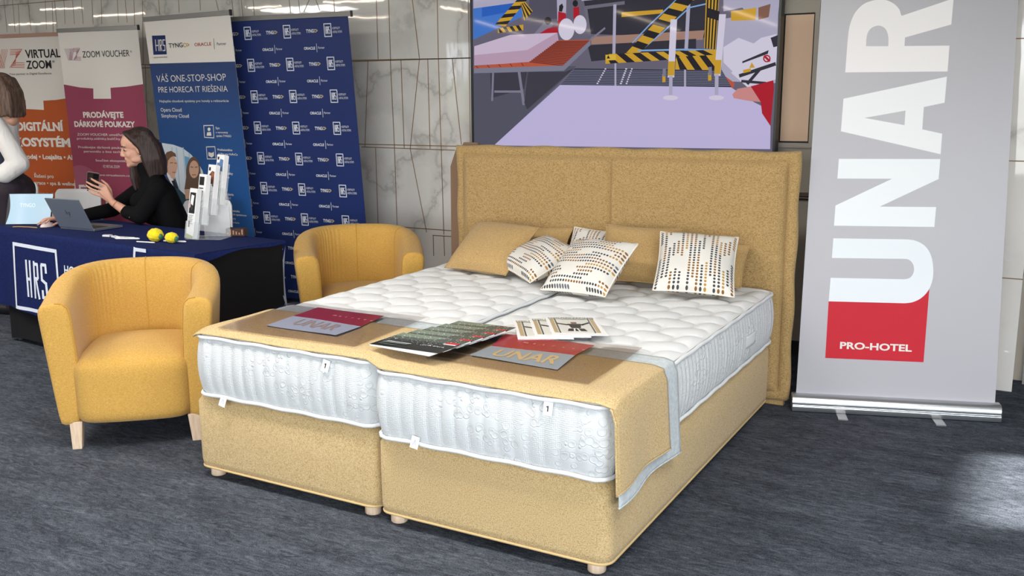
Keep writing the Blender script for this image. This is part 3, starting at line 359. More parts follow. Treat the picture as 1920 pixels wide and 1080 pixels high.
P_TV=[('bg',[(-0.9885,1.1436),(1.025,1.0098),(1.0238,0.0268),(-1.0072,0.0087)]),('floor',[(-0.9986,0.528),(-0.2385,0.5239),(-0.8365,0.0118),(-1.0072,0.0087)]),('blue',[(-0.9894,1.0843),(-0.5745,1.0585),(-0.6304,0.8405),(-0.9956,0.7116)]),('blue2',[(-0.9265,0.9377),(-0.6714,0.948),(-0.6997,0.879),(-0.9277,0.8539)]),('lgrey',[(-0.9914,0.965),(-0.6297,0.9691),(-0.6299,0.9341),(-0.9923,0.9111)]),('dgrey',[(-0.5609,1.0577),(-0.3732,1.0461),(-0.3724,0.8174),(-0.589,0.8153)]),('lgrey',[(-0.3798,1.0465),(-0.3075,1.042),(-0.3128,0.8033),(-0.3724,0.8059)]),('dark',[(-0.2168,1.0588),(0.6026,1.0065),(0.603,0.6675),(-0.1492,0.7167)]),('tan',[(-0.1361,0.6992),(0.5901,0.7108),(0.5805,0.6575),(-0.1356,0.6536)]),('dark',[(-0.1614,0.6487),(0.5401,0.6643),(0.5424,0.594),(-0.1345,0.5504)]),('lgrey|0.006',[(-0.2031,0.9682),(0.3505,0.9797)]),('lgrey|0.006',[(-0.203,0.9524),(0.3509,0.9647)]),('lgrey|0.006',[(-0.2028,0.9366),(0.3513,0.9496)]),('lgrey|0.006',[(-0.2027,0.9208),(0.3517,0.9346)]),('grey|0.02',[(-0.1765,0.8766),(-0.1492,0.7167)]),('grey|0.02',[(-0.1765,0.8766),(0.0754,0.8918)]),('mgrey|0.012',[(-0.1487,0.6768),(-0.0473,0.7468)]),('yellow',[(0.064,0.837),(0.3305,0.8406),(0.3311,0.8189),(0.0645,0.8092)]),('lgrey',[(0.6896,0.7704),(1.0142,0.7971),(1.0223,0.4023),(0.7027,0.4174)]),('white',[(0.7068,0.6106),(0.7938,0.6608),(0.8828,0.6262),(0.9248,0.6562),(1.0095,0.6739),(1.0129,0.6012),(0.7681,0.4701),(0.71,0.525)]),('lgrey',[(0.6929,0.9799),(1.0274,0.9592),(1.0147,0.7869),(0.8774,0.7518),(0.8089,0.8278),(0.6992,0.8122)]),('brown',[(0.9012,0.8232),(0.9699,0.8403),(0.9625,0.7687),(0.9042,0.7558)]),('yellow',[(0.7437,0.81),(0.8904,0.8237),(0.888,0.7565),(0.7457,0.7575)]),('white',[(0.7571,0.465),(1.0218,0.6372),(1.0213,0.4234),(0.8606,0.3778)]),('dark',[(0.8212,0.5277),(0.9709,0.5869),(0.9665,0.5661),(0.8217,0.517)]),('dark',[(0.9785,0.6543),(1.0203,0.6683),(1.018,0.6063),(0.9969,0.6017)]),('dark|0.02',[(0.8135,0.4479),(1.0067,0.5076)]),('dark|0.018',[(0.8594,0.4045),(0.9219,0.4778)]),('dark|0.015',[(0.8259,0.4157),(0.9577,0.4032)]),('red',[(0.9838,0.5395),(0.9833,0.5341),(0.9814,0.5291),(0.9782,0.5248),(0.9739,0.5216),(0.9688,0.5196),(0.9632,0.519),(0.9576,0.5199),(0.9523,0.5221),(0.9477,0.5256),(0.9441,0.53),(0.9417,0.5351),(0.9407,0.5406),(0.9412,0.546),(0.9431,0.551),(0.9464,0.5553),(0.9507,0.5585),(0.9558,0.5604),(0.9613,0.561),(0.9669,0.5601),(0.9722,0.5579),(0.9768,0.5545),(0.9804,0.55),(0.9828,0.5449)]),('white',[(0.9763,0.5397),(0.976,0.5362),(0.9747,0.5329),(0.9726,0.5301),(0.9698,0.5281),(0.9665,0.5268),(0.9629,0.5264),(0.9593,0.5269),(0.9558,0.5284),(0.9528,0.5306),(0.9505,0.5335),(0.9489,0.5368),(0.9483,0.5404),(0.9486,0.5439),(0.9498,0.5472),(0.9519,0.5499),(0.9548,0.552),(0.9581,0.5533),(0.9617,0.5537),(0.9653,0.5531),(0.9687,0.5517),(0.9717,0.5494),(0.9741,0.5465),(0.9756,0.5432)]),('red|0.012',[(0.9488,0.553),(0.9769,0.5271)]),('yellow',[(0.8764,0.5211),(0.8963,0.491),(0.8635,0.4896)]),('yellow',[(0.8287,0.4796),(0.8724,0.4873),(0.8731,0.4703),(0.8295,0.4605)]),('orange',[(0.7011,0.4606),(0.7818,0.4055),(0.7719,0.3734),(0.7155,0.3794)]),('red',[(-0.366,0.8631),(-0.313,0.8491),(-0.3087,0.7802),(-0.3696,0.7769)]),('black',[(-0.3595,0.8971),(-0.3397,0.9098),(-0.3303,0.89),(-0.3394,0.8595),(-0.362,0.8629)]),('red',[(-0.2608,0.8808),(-0.2218,0.8845),(-0.2173,0.8162),(-0.2603,0.8124)]),('black',[(-0.2297,0.9042),(-0.2303,0.8989),(-0.2321,0.8941),(-0.2349,0.89),(-0.2387,0.887),(-0.2431,0.8852),(-0.2478,0.8847),(-0.2525,0.8856),(-0.2569,0.8879),(-0.2607,0.8913),(-0.2636,0.8957),(-0.2655,0.9007),(-0.2662,0.9061),(-0.2656,0.9113),(-0.2638,0.9161),(-0.2609,0.9202),(-0.2572,0.9233),(-0.2528,0.9251),(-0.2481,0.9255),(-0.2434,0.9246),(-0.239,0.9223),(-0.2352,0.9189),(-0.2322,0.9145),(-0.2304,0.9095)]),('white',[(-0.2533,0.7493),(-0.2551,0.7321),(-0.2605,0.7163),(-0.2691,0.7028),(-0.2805,0.6926),(-0.2938,0.6863),(-0.3082,0.6845),(-0.3226,0.6873),(-0.3361,0.6945),(-0.3477,0.7056),(-0.3566,0.7198),(-0.3623,0.7362),(-0.3642,0.7536),(-0.3624,0.7709),(-0.3569,0.7868),(-0.3481,0.8002),(-0.3366,0.8103),(-0.3232,0.8164),(-0.3089,0.818),(-0.2946,0.8151),(-0.2812,0.8079),(-0.2698,0.7969),(-0.2609,0.7828),(-0.2553,0.7665)]),('white',[(-0.1691,0.7744),(-0.1705,0.7597),(-0.1749,0.7462),(-0.1819,0.7347),(-0.1912,0.7259),(-0.2022,0.7206),(-0.2139,0.7191),(-0.2257,0.7215),(-0.2368,0.7277),(-0.2464,0.7371),(-0.2537,0.7493),(-0.2584,0.7633),(-0.2601,0.7781),(-0.2586,0.7929),(-0.2541,0.8065),(-0.247,0.818),(-0.2376,0.8266),(-0.2266,0.8318),(-0.2149,0.8332),(-0.2031,0.8307),(-0.1921,0.8245),(-0.1827,0.8151),(-0.1754,0.803),(-0.1708,0.7891)]),('mgrey',[(-0.5412,0.7312),(-0.4393,0.8261),(-0.399,0.7839),(-0.4663,0.7226)]),('red',[(-0.507,0.73),(-0.4393,0.7624),(-0.3723,0.7713),(-0.3655,0.7271)]),('black',[(-0.4152,0.8077),(-0.416,0.8018),(-0.4184,0.7963),(-0.4222,0.7917),(-0.4272,0.7882),(-0.433,0.7861),(-0.4393,0.7856),(-0.4456,0.7866),(-0.4514,0.7892),(-0.4565,0.7931),(-0.4603,0.7981),(-0.4628,0.8038),(-0.4636,0.8098),(-0.4628,0.8158),(-0.4603,0.8213),(-0.4565,0.8259),(-0.4515,0.8294),(-0.4456,0.8314),(-0.4394,0.8319),(-0.4331,0.8309),(-0.4273,0.8283),(-0.4223,0.8244),(-0.4184,0.8194),(-0.416,0.8137)]),('yellow',[(-0.8276,0.8017),(-0.6158,0.9916),(-0.568,0.9657),(-0.7496,0.7866)]),('black',[(-0.8276,0.8017),(-0.8114,0.8162),(-0.7127,0.823),(-0.7357,0.8003)]),('black',[(-0.7845,0.8404),(-0.7578,0.8643),(-0.667,0.8681),(-0.6898,0.8456)]),('black',[(-0.7312,0.8882),(-0.7047,0.9119),(-0.6217,0.9127),(-0.6443,0.8904)]),('black',[(-0.6784,0.9355),(-0.6522,0.959),(-0.5769,0.9569),(-0.5992,0.9349)]),('yellow',[(-0.6369,0.9228),(-0.6023,0.9327),(-0.5477,0.8718),(-0.6097,0.8161)]),('black',[(-0.6369,0.9228),(-0.6334,0.9238),(-0.5931,0.8311),(-0.6035,0.8217)]),('black',[(-0.6276,0.9255),(-0.6219,0.9271),(-0.5724,0.8496),(-0.5828,0.8403)]),('black',[(-0.6161,0.9288),(-0.6104,0.9304),(-0.5518,0.8681),(-0.5621,0.8589)]),('yellow',[(-0.8065,0.7769),(-0.6167,0.7929),(-0.6169,0.7576),(-0.8068,0.7471)]),('black',[(-0.8065,0.7769),(-0.7921,0.7782),(-0.7684,0.7492),(-0.7924,0.7479)]),('black',[(-0.7681,0.7802),(-0.7442,0.7822),(-0.7206,0.7519),(-0.7445,0.7505)]),('black',[(-0.7204,0.7842),(-0.6967,0.7862),(-0.6733,0.7545),(-0.6969,0.7532)]),('black',[(-0.6731,0.7882),(-0.6495,0.7902),(-0.6262,0.7571),(-0.6497,0.7558)]),('mattop',[(-0.9889,0.6687),(-0.7148,0.7317),(-0.3722,0.7331),(-0.5897,0.6326),(-0.9899,0.6113)]),('matside',[(-0.9899,0.6113),(-0.5897,0.6326),(-0.3722,0.7331),(-0.3626,0.6841),(-0.5761,0.555),(-0.991,0.5438)]),('orange',[(-0.994,0.5402),(-0.5692,0.5584),(-0.3627,0.6864),(-0.1398,0.6822),(-0.3313,0.5294),(-0.9942,0.5254)]),('orangedark|0.008',[(-0.5692,0.5584),(-0.3313,0.5294)]),('orangedark|0.008',[(-0.556,0.5666),(-0.3191,0.5392)]),('orangedark|0.008',[(-0.5429,0.5747),(-0.3069,0.5489)]),('orangedark|0.008',[(-0.5298,0.5828),(-0.2948,0.5586)]),('orangedark|0.008',[(-0.5167,0.5909),(-0.2827,0.5682)]),('orangedark|0.008',[(-0.5037,0.599),(-0.2706,0.5778)]),('orangedark|0.008',[(-0.4907,0.607),(-0.2586,0.5875)]),('orangedark|0.008',[(-0.4778,0.615),(-0.2466,0.597)]),('orangedark|0.008',[(-0.4649,0.6231),(-0.2346,0.6066)]),('orangedark|0.008',[(-0.452,0.631),(-0.2226,0.6161)]),('orangedark|0.008',[(-0.4391,0.639),(-0.2107,0.6257)]),('orangedark|0.008',[(-0.4263,0.647),(-0.1988,0.6351)]),('orangedark|0.008',[(-0.4135,0.6549),(-0.1869,0.6446)]),('orangedark|0.008',[(-0.4007,0.6628),(-0.1751,0.654)]),('orangedark|0.008',[(-0.388,0.6707),(-0.1633,0.6635)]),('orangedark|0.008',[(-0.3753,0.6785),(-0.1515,0.6729)]),('orangedark|0.006',[(-0.9763,0.5398),(-0.9618,0.5272)]),('orangedark|0.006',[(-0.8884,0.5428),(-0.8741,0.5291)]),('orangedark|0.006',[(-0.8017,0.5458),(-0.7876,0.5309)]),('orangedark|0.006',[(-0.7162,0.5487),(-0.7022,0.5327)]),('orangedark|0.006',[(-0.6318,0.5515),(-0.6179,0.5345)]),('mgrey',[(-0.9942,0.5254),(-0.3313,0.5294),(-0.1423,0.68),(-0.1394,0.6503),(-0.3245,0.4965),(-0.9948,0.4934)]),('dgrey2',[(-0.8673,0.4911),(-0.5902,0.4957),(-0.6115,0.3879),(-0.862,0.329)]),('mgrey|0.02',[(-0.6489,0.4908),(-0.6161,0.2912)]),('mgrey|0.014',[(-0.8324,0.3718),(-0.6397,0.3701)]),('mgrey|0.015',[(-0.8455,0.4944),(-0.8549,0.3166)]),('dgrey2',[(-0.5832,0.4955),(-0.3178,0.4905),(-0.2516,0.5103),(-0.591,0.2547),(-0.6119,0.2972)]),('rollers',[(-0.249,0.5102),(0.7027,0.48),(0.7661,0.3788),(-0.3509,0.4064)]),('rollerline|0.006',[(-0.2647,0.4989),(0.7064,0.4713)]),('rollerline|0.006',[(-0.2752,0.4886),(0.7124,0.4615)]),('rollerline|0.006',[(-0.2858,0.4783),(0.7184,0.4517)]),('rollerline|0.006',[(-0.2964,0.4679),(0.7244,0.4419)]),('rollerline|0.006',[(-0.3069,0.4576),(0.7304,0.4321)]),('rollerline|0.006',[(-0.3176,0.4472),(0.7364,0.4223)]),('rollerline|0.006',[(-0.3282,0.4367),(0.7424,0.4125)]),('rollerline|0.006',[(-0.3389,0.4263),(0.7484,0.4027)]),('rollerline|0.006',[(-0.3496,0.4158),(0.7543,0.393)]),('white',[(-0.0312,0.5023),(-0.0331,0.4991),(-0.0376,0.4979),(-0.0421,0.4993),(-0.044,0.5026),(-0.0422,0.5058),(-0.0377,0.507),(-0.0332,0.5056)]),('white',[(0.1085,0.4995),(0.1064,0.4963),(0.1011,0.4951),(0.0958,0.4966),(0.0936,0.4998),(0.0957,0.503),(0.101,0.5042),(0.1063,0.5027)]),('white',[(0.1445,0.4988),(0.1428,0.4956),(0.1384,0.4944),(0.134,0.4958),(0.1322,0.499),(0.1339,0.5022),(0.1383,0.5034),(0.1427,0.502)]),('white',[(-0.0387,0.4899),(-0.0405,0.4867),(-0.045,0.4854),(-0.0496,0.4868),(-0.0515,0.4901),(-0.0497,0.4933),(-0.0452,0.4946),(-0.0406,0.4932)]),('white',[(0.1038,0.4872),(0.1017,0.484),(0.0964,0.4828),(0.0911,0.4842),(0.0888,0.4874),(0.0909,0.4906),(0.0962,0.4918),(0.1015,0.4904)]),('white',[(0.1398,0.4865),(0.1381,0.4833),(0.1337,0.4821),(0.1293,0.4835),(0.1274,0.4867),(0.1292,0.4899),(0.1335,0.4911),(0.138,0.4897)]),('white',[(-0.0462,0.4774),(-0.048,0.4742),(-0.0525,0.4729),(-0.0571,0.4744),(-0.059,0.4777),(-0.0572,0.4809),(-0.0527,0.4821),(-0.0481,0.4807)]),('white',[(0.099,0.4748),(0.0969,0.4716),(0.0916,0.4704),(0.0863,0.4718),(0.084,0.4751),(0.0862,0.4782),(0.0914,0.4795),(0.0968,0.478)]),('white',[(0.1351,0.4741),(0.1334,0.471),(0.129,0.4697),(0.1246,0.4711),(0.1227,0.4744),(0.1245,0.4775),(0.1288,0.4788),(0.1332,0.4774)]),('white',[(-0.0537,0.4649),(-0.0555,0.4617),(-0.06,0.4604),(-0.0646,0.4619),(-0.0665,0.4652),(-0.0647,0.4684),(-0.0602,0.4696),(-0.0556,0.4682)]),('white',[(0.0943,0.4624),(0.0921,0.4592),(0.0868,0.458),(0.0815,0.4594),(0.0792,0.4627),(0.0814,0.4658),(0.0867,0.4671),(0.092,0.4656)]),('white',[(0.1304,0.4618),(0.1286,0.4586),(0.1243,0.4574),(0.1198,0.4588),(0.118,0.462),(0.1197,0.4652),(0.1241,0.4664),(0.1285,0.465)]),('white',[(-0.0612,0.4524),(-0.0631,0.4492),(-0.0676,0.4479),(-0.0721,0.4493),(-0.0741,0.4526),(-0.0722,0.4558),(-0.0677,0.4571),(-0.0631,0.4557)]),('white',[(0.0895,0.45),(0.0873,0.4468),(0.082,0.4456),(0.0767,0.447),(0.0744,0.4502),(0.0766,0.4534),(0.0819,0.4547),(0.0872,0.4532)]),('white',[(0.1257,0.4494),(0.1239,0.4462),(0.1195,0.445),(0.1151,0.4464),(0.1132,0.4496),(0.115,0.4528),(0.1193,0.454),(0.1238,0.4526)]),('white',[(-0.0688,0.4399),(-0.0706,0.4366),(-0.0751,0.4354),(-0.0797,0.4368),(-0.0816,0.4401),(-0.0798,0.4433),(-0.0752,0.4446),(-0.0707,0.4432)]),('white',[(0.0847,0.4376),(0.0825,0.4344),(0.0773,0.4331),(0.0719,0.4345),(0.0696,0.4378),(0.0718,0.441),(0.0771,0.4422),(0.0824,0.4408)]),('white',[(0.1209,0.437),(0.1191,0.4338),(0.1148,0.4326),(0.1103,0.434),(0.1084,0.4372),(0.1102,0.4404),(0.1146,0.4416),(0.119,0.4402)]),('white',[(-0.0763,0.4273),(-0.0781,0.4241),(-0.0827,0.4228),(-0.0873,0.4242),(-0.0892,0.4275),(-0.0873,0.4307),(-0.0828,0.432),(-0.0782,0.4306)]),('white',[(0.0799,0.4251),(0.0778,0.4219),(0.0725,0.4207),(0.0671,0.4221),(0.0648,0.4253),(0.067,0.4285),(0.0723,0.4298),(0.0776,0.4284)]),('white',[(0.1162,0.4246),(0.1144,0.4214),(0.11,0.4201),(0.1056,0.4215),(0.1037,0.4248),(0.1055,0.428),(0.1098,0.4292),(0.1143,0.4278)]),('white',[(-0.0839,0.4147),(-0.0857,0.4115),(-0.0903,0.4102),(-0.0948,0.4116),(-0.0968,0.4149),(-0.0949,0.4181),(-0.0904,0.4194),(-0.0858,0.418)]),('white',[(0.0751,0.4126),(0.0729,0.4094),(0.0676,0.4082),(0.0623,0.4096),(0.06,0.4128),(0.0622,0.416),(0.0675,0.4173),(0.0728,0.4159)]),('white',[(0.1114,0.4122),(0.1096,0.409),(0.1052,0.4077),(0.1008,0.4091),(0.0989,0.4123),(0.1007,0.4155),(0.1051,0.4168),(0.1095,0.4154)]),('lgrey|0.02',[(0.0198,0.878),(0.018,0.5978)]),('lgrey|0.012',[(0.029,0.5352),(0.0312,0.4018)]),('lgrey|0.012',[(0.4784,0.4844),(0.4813,0.3875)]),('lgrey|0.022',[(0.488,0.8544),(0.4817,0.6066)]),('skyb|0.008',[(0.1415,0.6559),(0.2489,0.757),(0.4115,0.8905)]),('skyb|0.008',[(0.1916,0.6041),(0.3455,0.7203),(0.4941,0.8434),(0.5964,0.8595)]),('yellow',[(0.0993,0.5955),(0.4229,0.9006),(0.5327,0.8946),(0.1858,0.5909)]),('black',[(0.1394,0.6334),(0.1726,0.6646),(0.2431,0.6411),(0.2074,0.6098)]),('black',[(0.2055,0.6956),(0.2382,0.7264),(0.3138,0.703),(0.2786,0.6722)]),('black',[(0.2706,0.757),(0.3028,0.7873),(0.3834,0.7639),(0.3488,0.7336)]),('black',[(0.3347,0.8174),(0.3664,0.8473),(0.4519,0.8239),(0.4178,0.794)]),('black',[(0.3979,0.877),(0.4291,0.9064),(0.5193,0.8829),(0.4857,0.8535)]),('skyb|0.01',[(0.1793,0.6067),(0.4783,0.6046),(0.6396,0.5955)]),('yellow',[(0.5936,1.0071),(0.6765,1.0018),(0.6599,0.5992),(0.5913,0.6088)]),('black',[(0.5999,1.0067),(0.6103,1.006),(0.6051,0.6068),(0.5965,0.608)]),('black',[(0.6207,1.0053),(0.6311,1.0047),(0.6223,0.6044),(0.6137,0.6056)]),('black',[(0.6414,1.004),(0.6518,1.0033),(0.6394,0.602),(0.6308,0.6032)]),('black',[(0.6621,1.0027),(0.6724,1.002),(0.6565,0.5997),(0.648,0.6009)]),('black',[(0.5994,0.8382),(0.6768,0.8132),(0.6765,0.7604),(0.599,0.7851)]),('yellow',[(-0.0389,0.5914),(0.6622,0.5991),(0.6919,0.5576),(-0.038,0.5333)]),('black',[(-0.0389,0.5914),(-0.0177,0.5917),(0.05,0.5362),(-0.0049,0.5344)]),('black',[(0.035,0.5923),(0.0873,0.5928),(0.1584,0.5398),(0.1044,0.538)]),('black',[(0.1391,0.5934),(0.1904,0.594),(0.2648,0.5434),(0.2118,0.5416)]),('black',[(0.2413,0.5945),(0.2918,0.5951),(0.3693,0.5469),(0.3173,0.5451)]),('black',[(0.3419,0.5956),(0.3916,0.5962),(0.4721,0.5503),(0.4209,0.5486)]),('black',[(0.4408,0.5967),(0.4896,0.5972),(0.573,0.5536),(0.5228,0.552)]),('black',[(0.5381,0.5978),(0.5861,0.5983),(0.6723,0.5569),(0.6229,0.5553)]),('yellow',[(0.4208,0.5647),(0.6689,0.5689),(0.6948,0.4801),(0.417,0.49)]),('black',[(0.4208,0.5647),(0.4377,0.5649),(0.4924,0.4873),(0.4454,0.489)]),('black',[(0.4796,0.5657),(0.5213,0.5664),(0.5852,0.484),(0.539,0.4857)]),('black',[(0.5627,0.5671),(0.6038,0.5678),(0.6766,0.4808),(0.6311,0.4824)]),('yellowlt',[(-0.035,0.5879),(0.0307,0.5884),(0.0338,0.5544),(-0.032,0.5537)]),('black',[(-0.0197,0.5852),(-0.0068,0.5645),(-0.0296,0.565)]),('fabric',[(-0.3509,0.4088),(0.2451,0.3958),(0.7604,0.3821),(0.897,0.2972),(0.9417,0.2756),(1.0013,0.1601),(1.0053,0.0286),(-0.8437,0.0179)]),('white',[(0.3794,0.782),(0.4205,0.7802),(0.4124,0.4437),(0.3707,0.4443)]),('yellow',[(0.3718,0.5384),(0.4145,0.5374),(0.4121,0.4547),(0.3704,0.4554)]),('lgrey|0.022',[(0.391,0.444),(0.3927,0.3383)]),('fabric',[(0.4575,0.3156),(0.4555,0.3093),(0.4492,0.3034),(0.439,0.2984),(0.4255,0.2946),(0.4098,0.2922),(0.3928,0.2914),(0.3757,0.2923),(0.3597,0.2948),(0.3459,0.2988),(0.3352,0.3039),(0.3284,0.3099),(0.326,0.3164),(0.3281,0.3227),(0.3346,0.3287),(0.345,0.3337),(0.3586,0.3375),(0.3744,0.3399),(0.3915,0.3406),(0.4085,0.3396),(0.4243,0.337),(0.438,0.3331),(0.4485,0.3279),(0.4551,0.322)]),('white',[(0.4395,0.3235),(0.438,0.3198),(0.4334,0.3163),(0.4259,0.3134),(0.4161,0.3111),(0.4047,0.3097),(0.3923,0.3093),(0.3799,0.3098),(0.3683,0.3114),(0.3583,0.3137),(0.3505,0.3168),(0.3456,0.3203),(0.3439,0.3241),(0.3454,0.3279),(0.3502,0.3314),(0.3577,0.3343),(0.3676,0.3366),(0.3791,0.3379),(0.3915,0.3383),(0.4039,0.3378),(0.4154,0.3362),(0.4253,0.3339),(0.433,0.3308),(0.4378,0.3273)]),('yellow|0.02',[(0.3465,0.4558),(0.3473,0.4247)]),('mgrey|0.02',[(0.348,0.4891),(0.3488,0.458)]),('white',[(0.6749,0.7975),(0.7154,0.7956),(0.696,0.4478),(0.6581,0.4484)]),('yellow',[(0.6582,0.5402),(0.6987,0.5392),(0.6956,0.4586),(0.6577,0.4592)]),('lgrey|0.022',[(0.6733,0.4481),(0.6762,0.3363)]),('fabric',[(0.7383,0.3141),(0.7364,0.3079),(0.7304,0.3022),(0.7207,0.2973),(0.7079,0.2935),(0.6929,0.2912),(0.6768,0.2904),(0.6605,0.2913),(0.6452,0.2938),(0.632,0.2976),(0.6217,0.3027),(0.6152,0.3085),(0.6128,0.3148),(0.6148,0.321),(0.6209,0.3268),(0.6308,0.3317),(0.6437,0.3355),(0.6588,0.3378),(0.675,0.3385),(0.6912,0.3375),(0.7064,0.335),(0.7194,0.3311),(0.7295,0.3261),(0.7359,0.3203)]),('white',[(0.721,0.3218),(0.7196,0.3182),(0.7152,0.3148),(0.7081,0.3119),(0.6988,0.3097),(0.6879,0.3083),(0.6761,0.3079),(0.6643,0.3084),(0.6532,0.3099),(0.6436,0.3122),(0.6362,0.3152),(0.6315,0.3187),(0.6298,0.3224),(0.6313,0.326),(0.6357,0.3294),(0.6429,0.3323),(0.6523,0.3345),(0.6633,0.3359),(0.6751,0.3363),(0.6869,0.3357),(0.6979,0.3342),(0.7074,0.3319),(0.7147,0.3289),(0.7193,0.3255)]),('yellow|0.02',[(0.6308,0.4597),(0.6318,0.4293)]),('mgrey|0.02',[(0.6319,0.4922),(0.633,0.4618)]),('skin',[(0.7709,0.341),(0.7998,0.3731),(0.8767,0.3851),(0.9408,0.297),(0.8748,0.3026),(0.7796,0.3193)]),('red',[(0.8767,0.3861),(1.0055,0.4184),(1.0109,0.3708),(1.0013,0.1601),(0.9491,0.2328),(0.9386,0.297)])]
T_TV=[]
# ================================================================== the room
mb = MB(); mb.add([(-11, -8.2, 0), (6.6, -8.2, 0), (6.6, 3.4, 0), (-11, 3.4, 0)], [(0, 1, 2, 3)]); struct('floor', mb, M_CARPET)
mb = MB(); mb.box(-11, 6.6, -8.2, 3.4, 2.66, 2.76); struct('ceiling', mb, M_CEIL)
mb = MB(); mb.box(-11, 1.36, 3.1, 3.3, 0, 2.66, 0)
mb.box(1.36, 6.6, 3.1, 3.3, 0, 2.66, 2)
def joint(a, b, y=3.099, w=0.0032):
    a = Vector((a[0], 0, a[1])); b = Vector((b[0], 0, b[1])); d = (b - a).normalized(); n = Vector((-d.z, 0, d.x)) * w
    mb.add([(p.x, y, p.z) for p in (a + n, a - n, b - n, b + n)], [(0, 1, 2, 3)], 1)
for a, b in JOINTS: joint(a, b)
for z in (0.60, 1.20, 1.80, 2.40): joint((-11, z), (1.36, z))
for i in range(26):
    x = -11 + i * 0.24; z = 1.8 if i % 2 else 1.2; joint((x, z), (x + 0.06, z + 0.6 if i % 3 else z - 0.6))
struct('wall_back', mb, [M_MARBLE, M_JOINT, M_BEIGE])
mb = MB(); mb.box(-11.2, -11, -8.2, 3.3, 0, 2.66); struct('wall_left', mb, M_CEIL)
mb = MB()   # right wall with two openings to the outside
mb.box(6.5, 6.6, -8.2, -5.6, 0, 2.66); mb.box(6.5, 6.6, -1.6, 1.9, 0, 2.66); mb.box(6.5, 6.6, 2.7, 3.3, 0, 2.66); mb.box(6.5, 6.6, -5.6, -1.6, 0, 0.3)
mb.box(6.5, 6.6, 1.9, 2.7, 0, 1.76); mb.box(6.5, 6.6, 1.9, 2.7, 2.0, 2.66); struct('wall_right', mb, M_CEIL)
mb = MB()   # front wall behind the viewpoint: narrow window at left, glazed facade at right
mb.box(-11, -8.15, -8.3, -8.2, 0, 2.66); mb.box(-7.45, -0.5, -8.3, -8.2, 0, 2.66); mb.box(6.3, 6.6, -8.3, -8.2, 0, 2.66)
mb.box(-0.5, 6.3, -8.3, -8.2, 0, 0.25); mb.box(-8.15, -7.45, -8.3, -8.2, 0, 1.1); struct('wall_front', mb, M_CEIL)
mb = MB()
for x in (-0.5, 1.2, 2.9, 4.6, 6.24): mb.box(x, x + 0.06, -8.28, -8.2, 0.25, 2.66)
mb.box(-0.5, 6.3, -8.28, -8.2, 0.25, 0.31); struct('window_1', mb, M_ALU)
mb = MB(); mb.box(-8.15, -8.1, -8.28, -8.2, 1.1, 2.66); mb.box(-7.5, -7.45, -8.28, -8.2, 1.1, 2.66); mb.box(-7.85, -7.8, -8.28, -8.2, 1.1, 2.66); struct('window_2', mb, M_ALU)
# marble pier at the right
mb = MB(); mb.box(2.30, 2.857, 2.85, 3.1, 0, 2.66, 0)
for z in (0.6, 1.2, 1.8, 2.4): mb.box(2.299, 2.858, 2.849, 3.1, z - 0.003, z + 0.003, 1)
struct('trim_1', mb, [M_MARBLE, M_JOINT])
mb = MB(); mb.box(2.90, 4.6, 3.06, 3.1, 0, 2.3, 0); mb.box(2.90, 2.96, 3.03, 3.06, 0, 2.3, 1); mb.box(4.0, 4.04, 3.0, 3.03, 0.95, 1.15, 1); struct('dark_opening_1', mb, [M_DARK, M_ALU])  # dark panel stands in for the shade of the opening past the pier
# panelled strip of wall beside the screen: raised frame, pinkish inset, groove
mb = MB()
mb.box(1.49, 1.525, 3.075, 3.1, 1.235, 2.66); mb.box(1.70, 1.725, 3.075, 3.1, 1.235, 2.66); mb.box(1.525, 1.70, 3.075, 3.1, 1.235, 1.262); mb.box(1.525, 1.70, 3.075, 3.1, 1.99, 2.04)
struct('trim_2', mb, M_BEIGE)
mb = MB(); mb.box(1.526, 1.70, 3.09, 3.1, 1.262, 1.99, 0); mb.box(1.534, 1.692, 3.086, 3.09, 1.272, 1.982, 1)
struct('trim_3', mb, [M_BLACK, mat('pinkish_inset', (240, 204, 172), 0.6)])
mb = MB(); mb.box(1.45, 2.30, 3.07, 3.1, 0.955, 0.975, 0); mb.box(1.45, 2.30, 3.08, 3.1, 0.935, 0.955, 1); mb.box(1.45, 2.30, 3.06, 3.1, 0.943, 0.95, 2)
struct('trim_4', mb, [mat('groove_brown', (92, 78, 68), 0.5), M_BLACK, M_ALU])
mb = MB(); mb.box(1.36, 2.30, 3.085, 3.1, 0, 0.08); struct('baseboard_back', mb, M_DARK)
# linear lights under the ceiling, seen as streaks in the polished tiles and the screen
STRIPS = [((-7.67, 1.26), (-7.05, 1.18)), ((-7.93, 0.37), (-7.03, 0.33)), ((-10.05, 0.09), (-9.28, -0.08)), ((-5.46, 0.15), (-5.04, 0.11)), ((-4.32, 0.16), (-3.63, -0.01)), ((-5.34, -1.53), (-4.84, -1.86)), ((-3.52, -1.03), (-3.6, -1.73)),
          ((-4.21, -3.18), (-5.15, -6.33)), ((-3.44, -3.16), (-3.7, -5.91)), ((-1.97, -2.9), (-2.49, -6.73)), ((-0.66, -3.09), (-0.86, -6.47))]
for a, b in STRIPS:
    a = Vector((a[0], a[1], 2.6)); b = Vector((b[0], b[1], 2.6)); d = (b - a); ln = d.length
    t = thing('ceiling_light', 'thin warm linear lamp under the ceiling, seen only as a reflected streak', 'lamp', (a.x, a.y, 2.6), math.atan2(d.y, d.x), 'linear lamps under the ceiling')
    mb = MB(); mb.box(0, ln, -0.012, 0.012, -0.008, 0.0); obj('diffuser', mb, M_LED, t)
    mb = MB(); mb.box(0, ln, -0.018, 0.018, 0.0, 0.02); mb.box(0.1, 0.11, -0.004, 0.004, 0.02, 0.06); mb.box(ln - 0.11, ln - 0.1, -0.004, 0.004, 0.02, 0.06); obj('housing', mb, M_ALU, t)

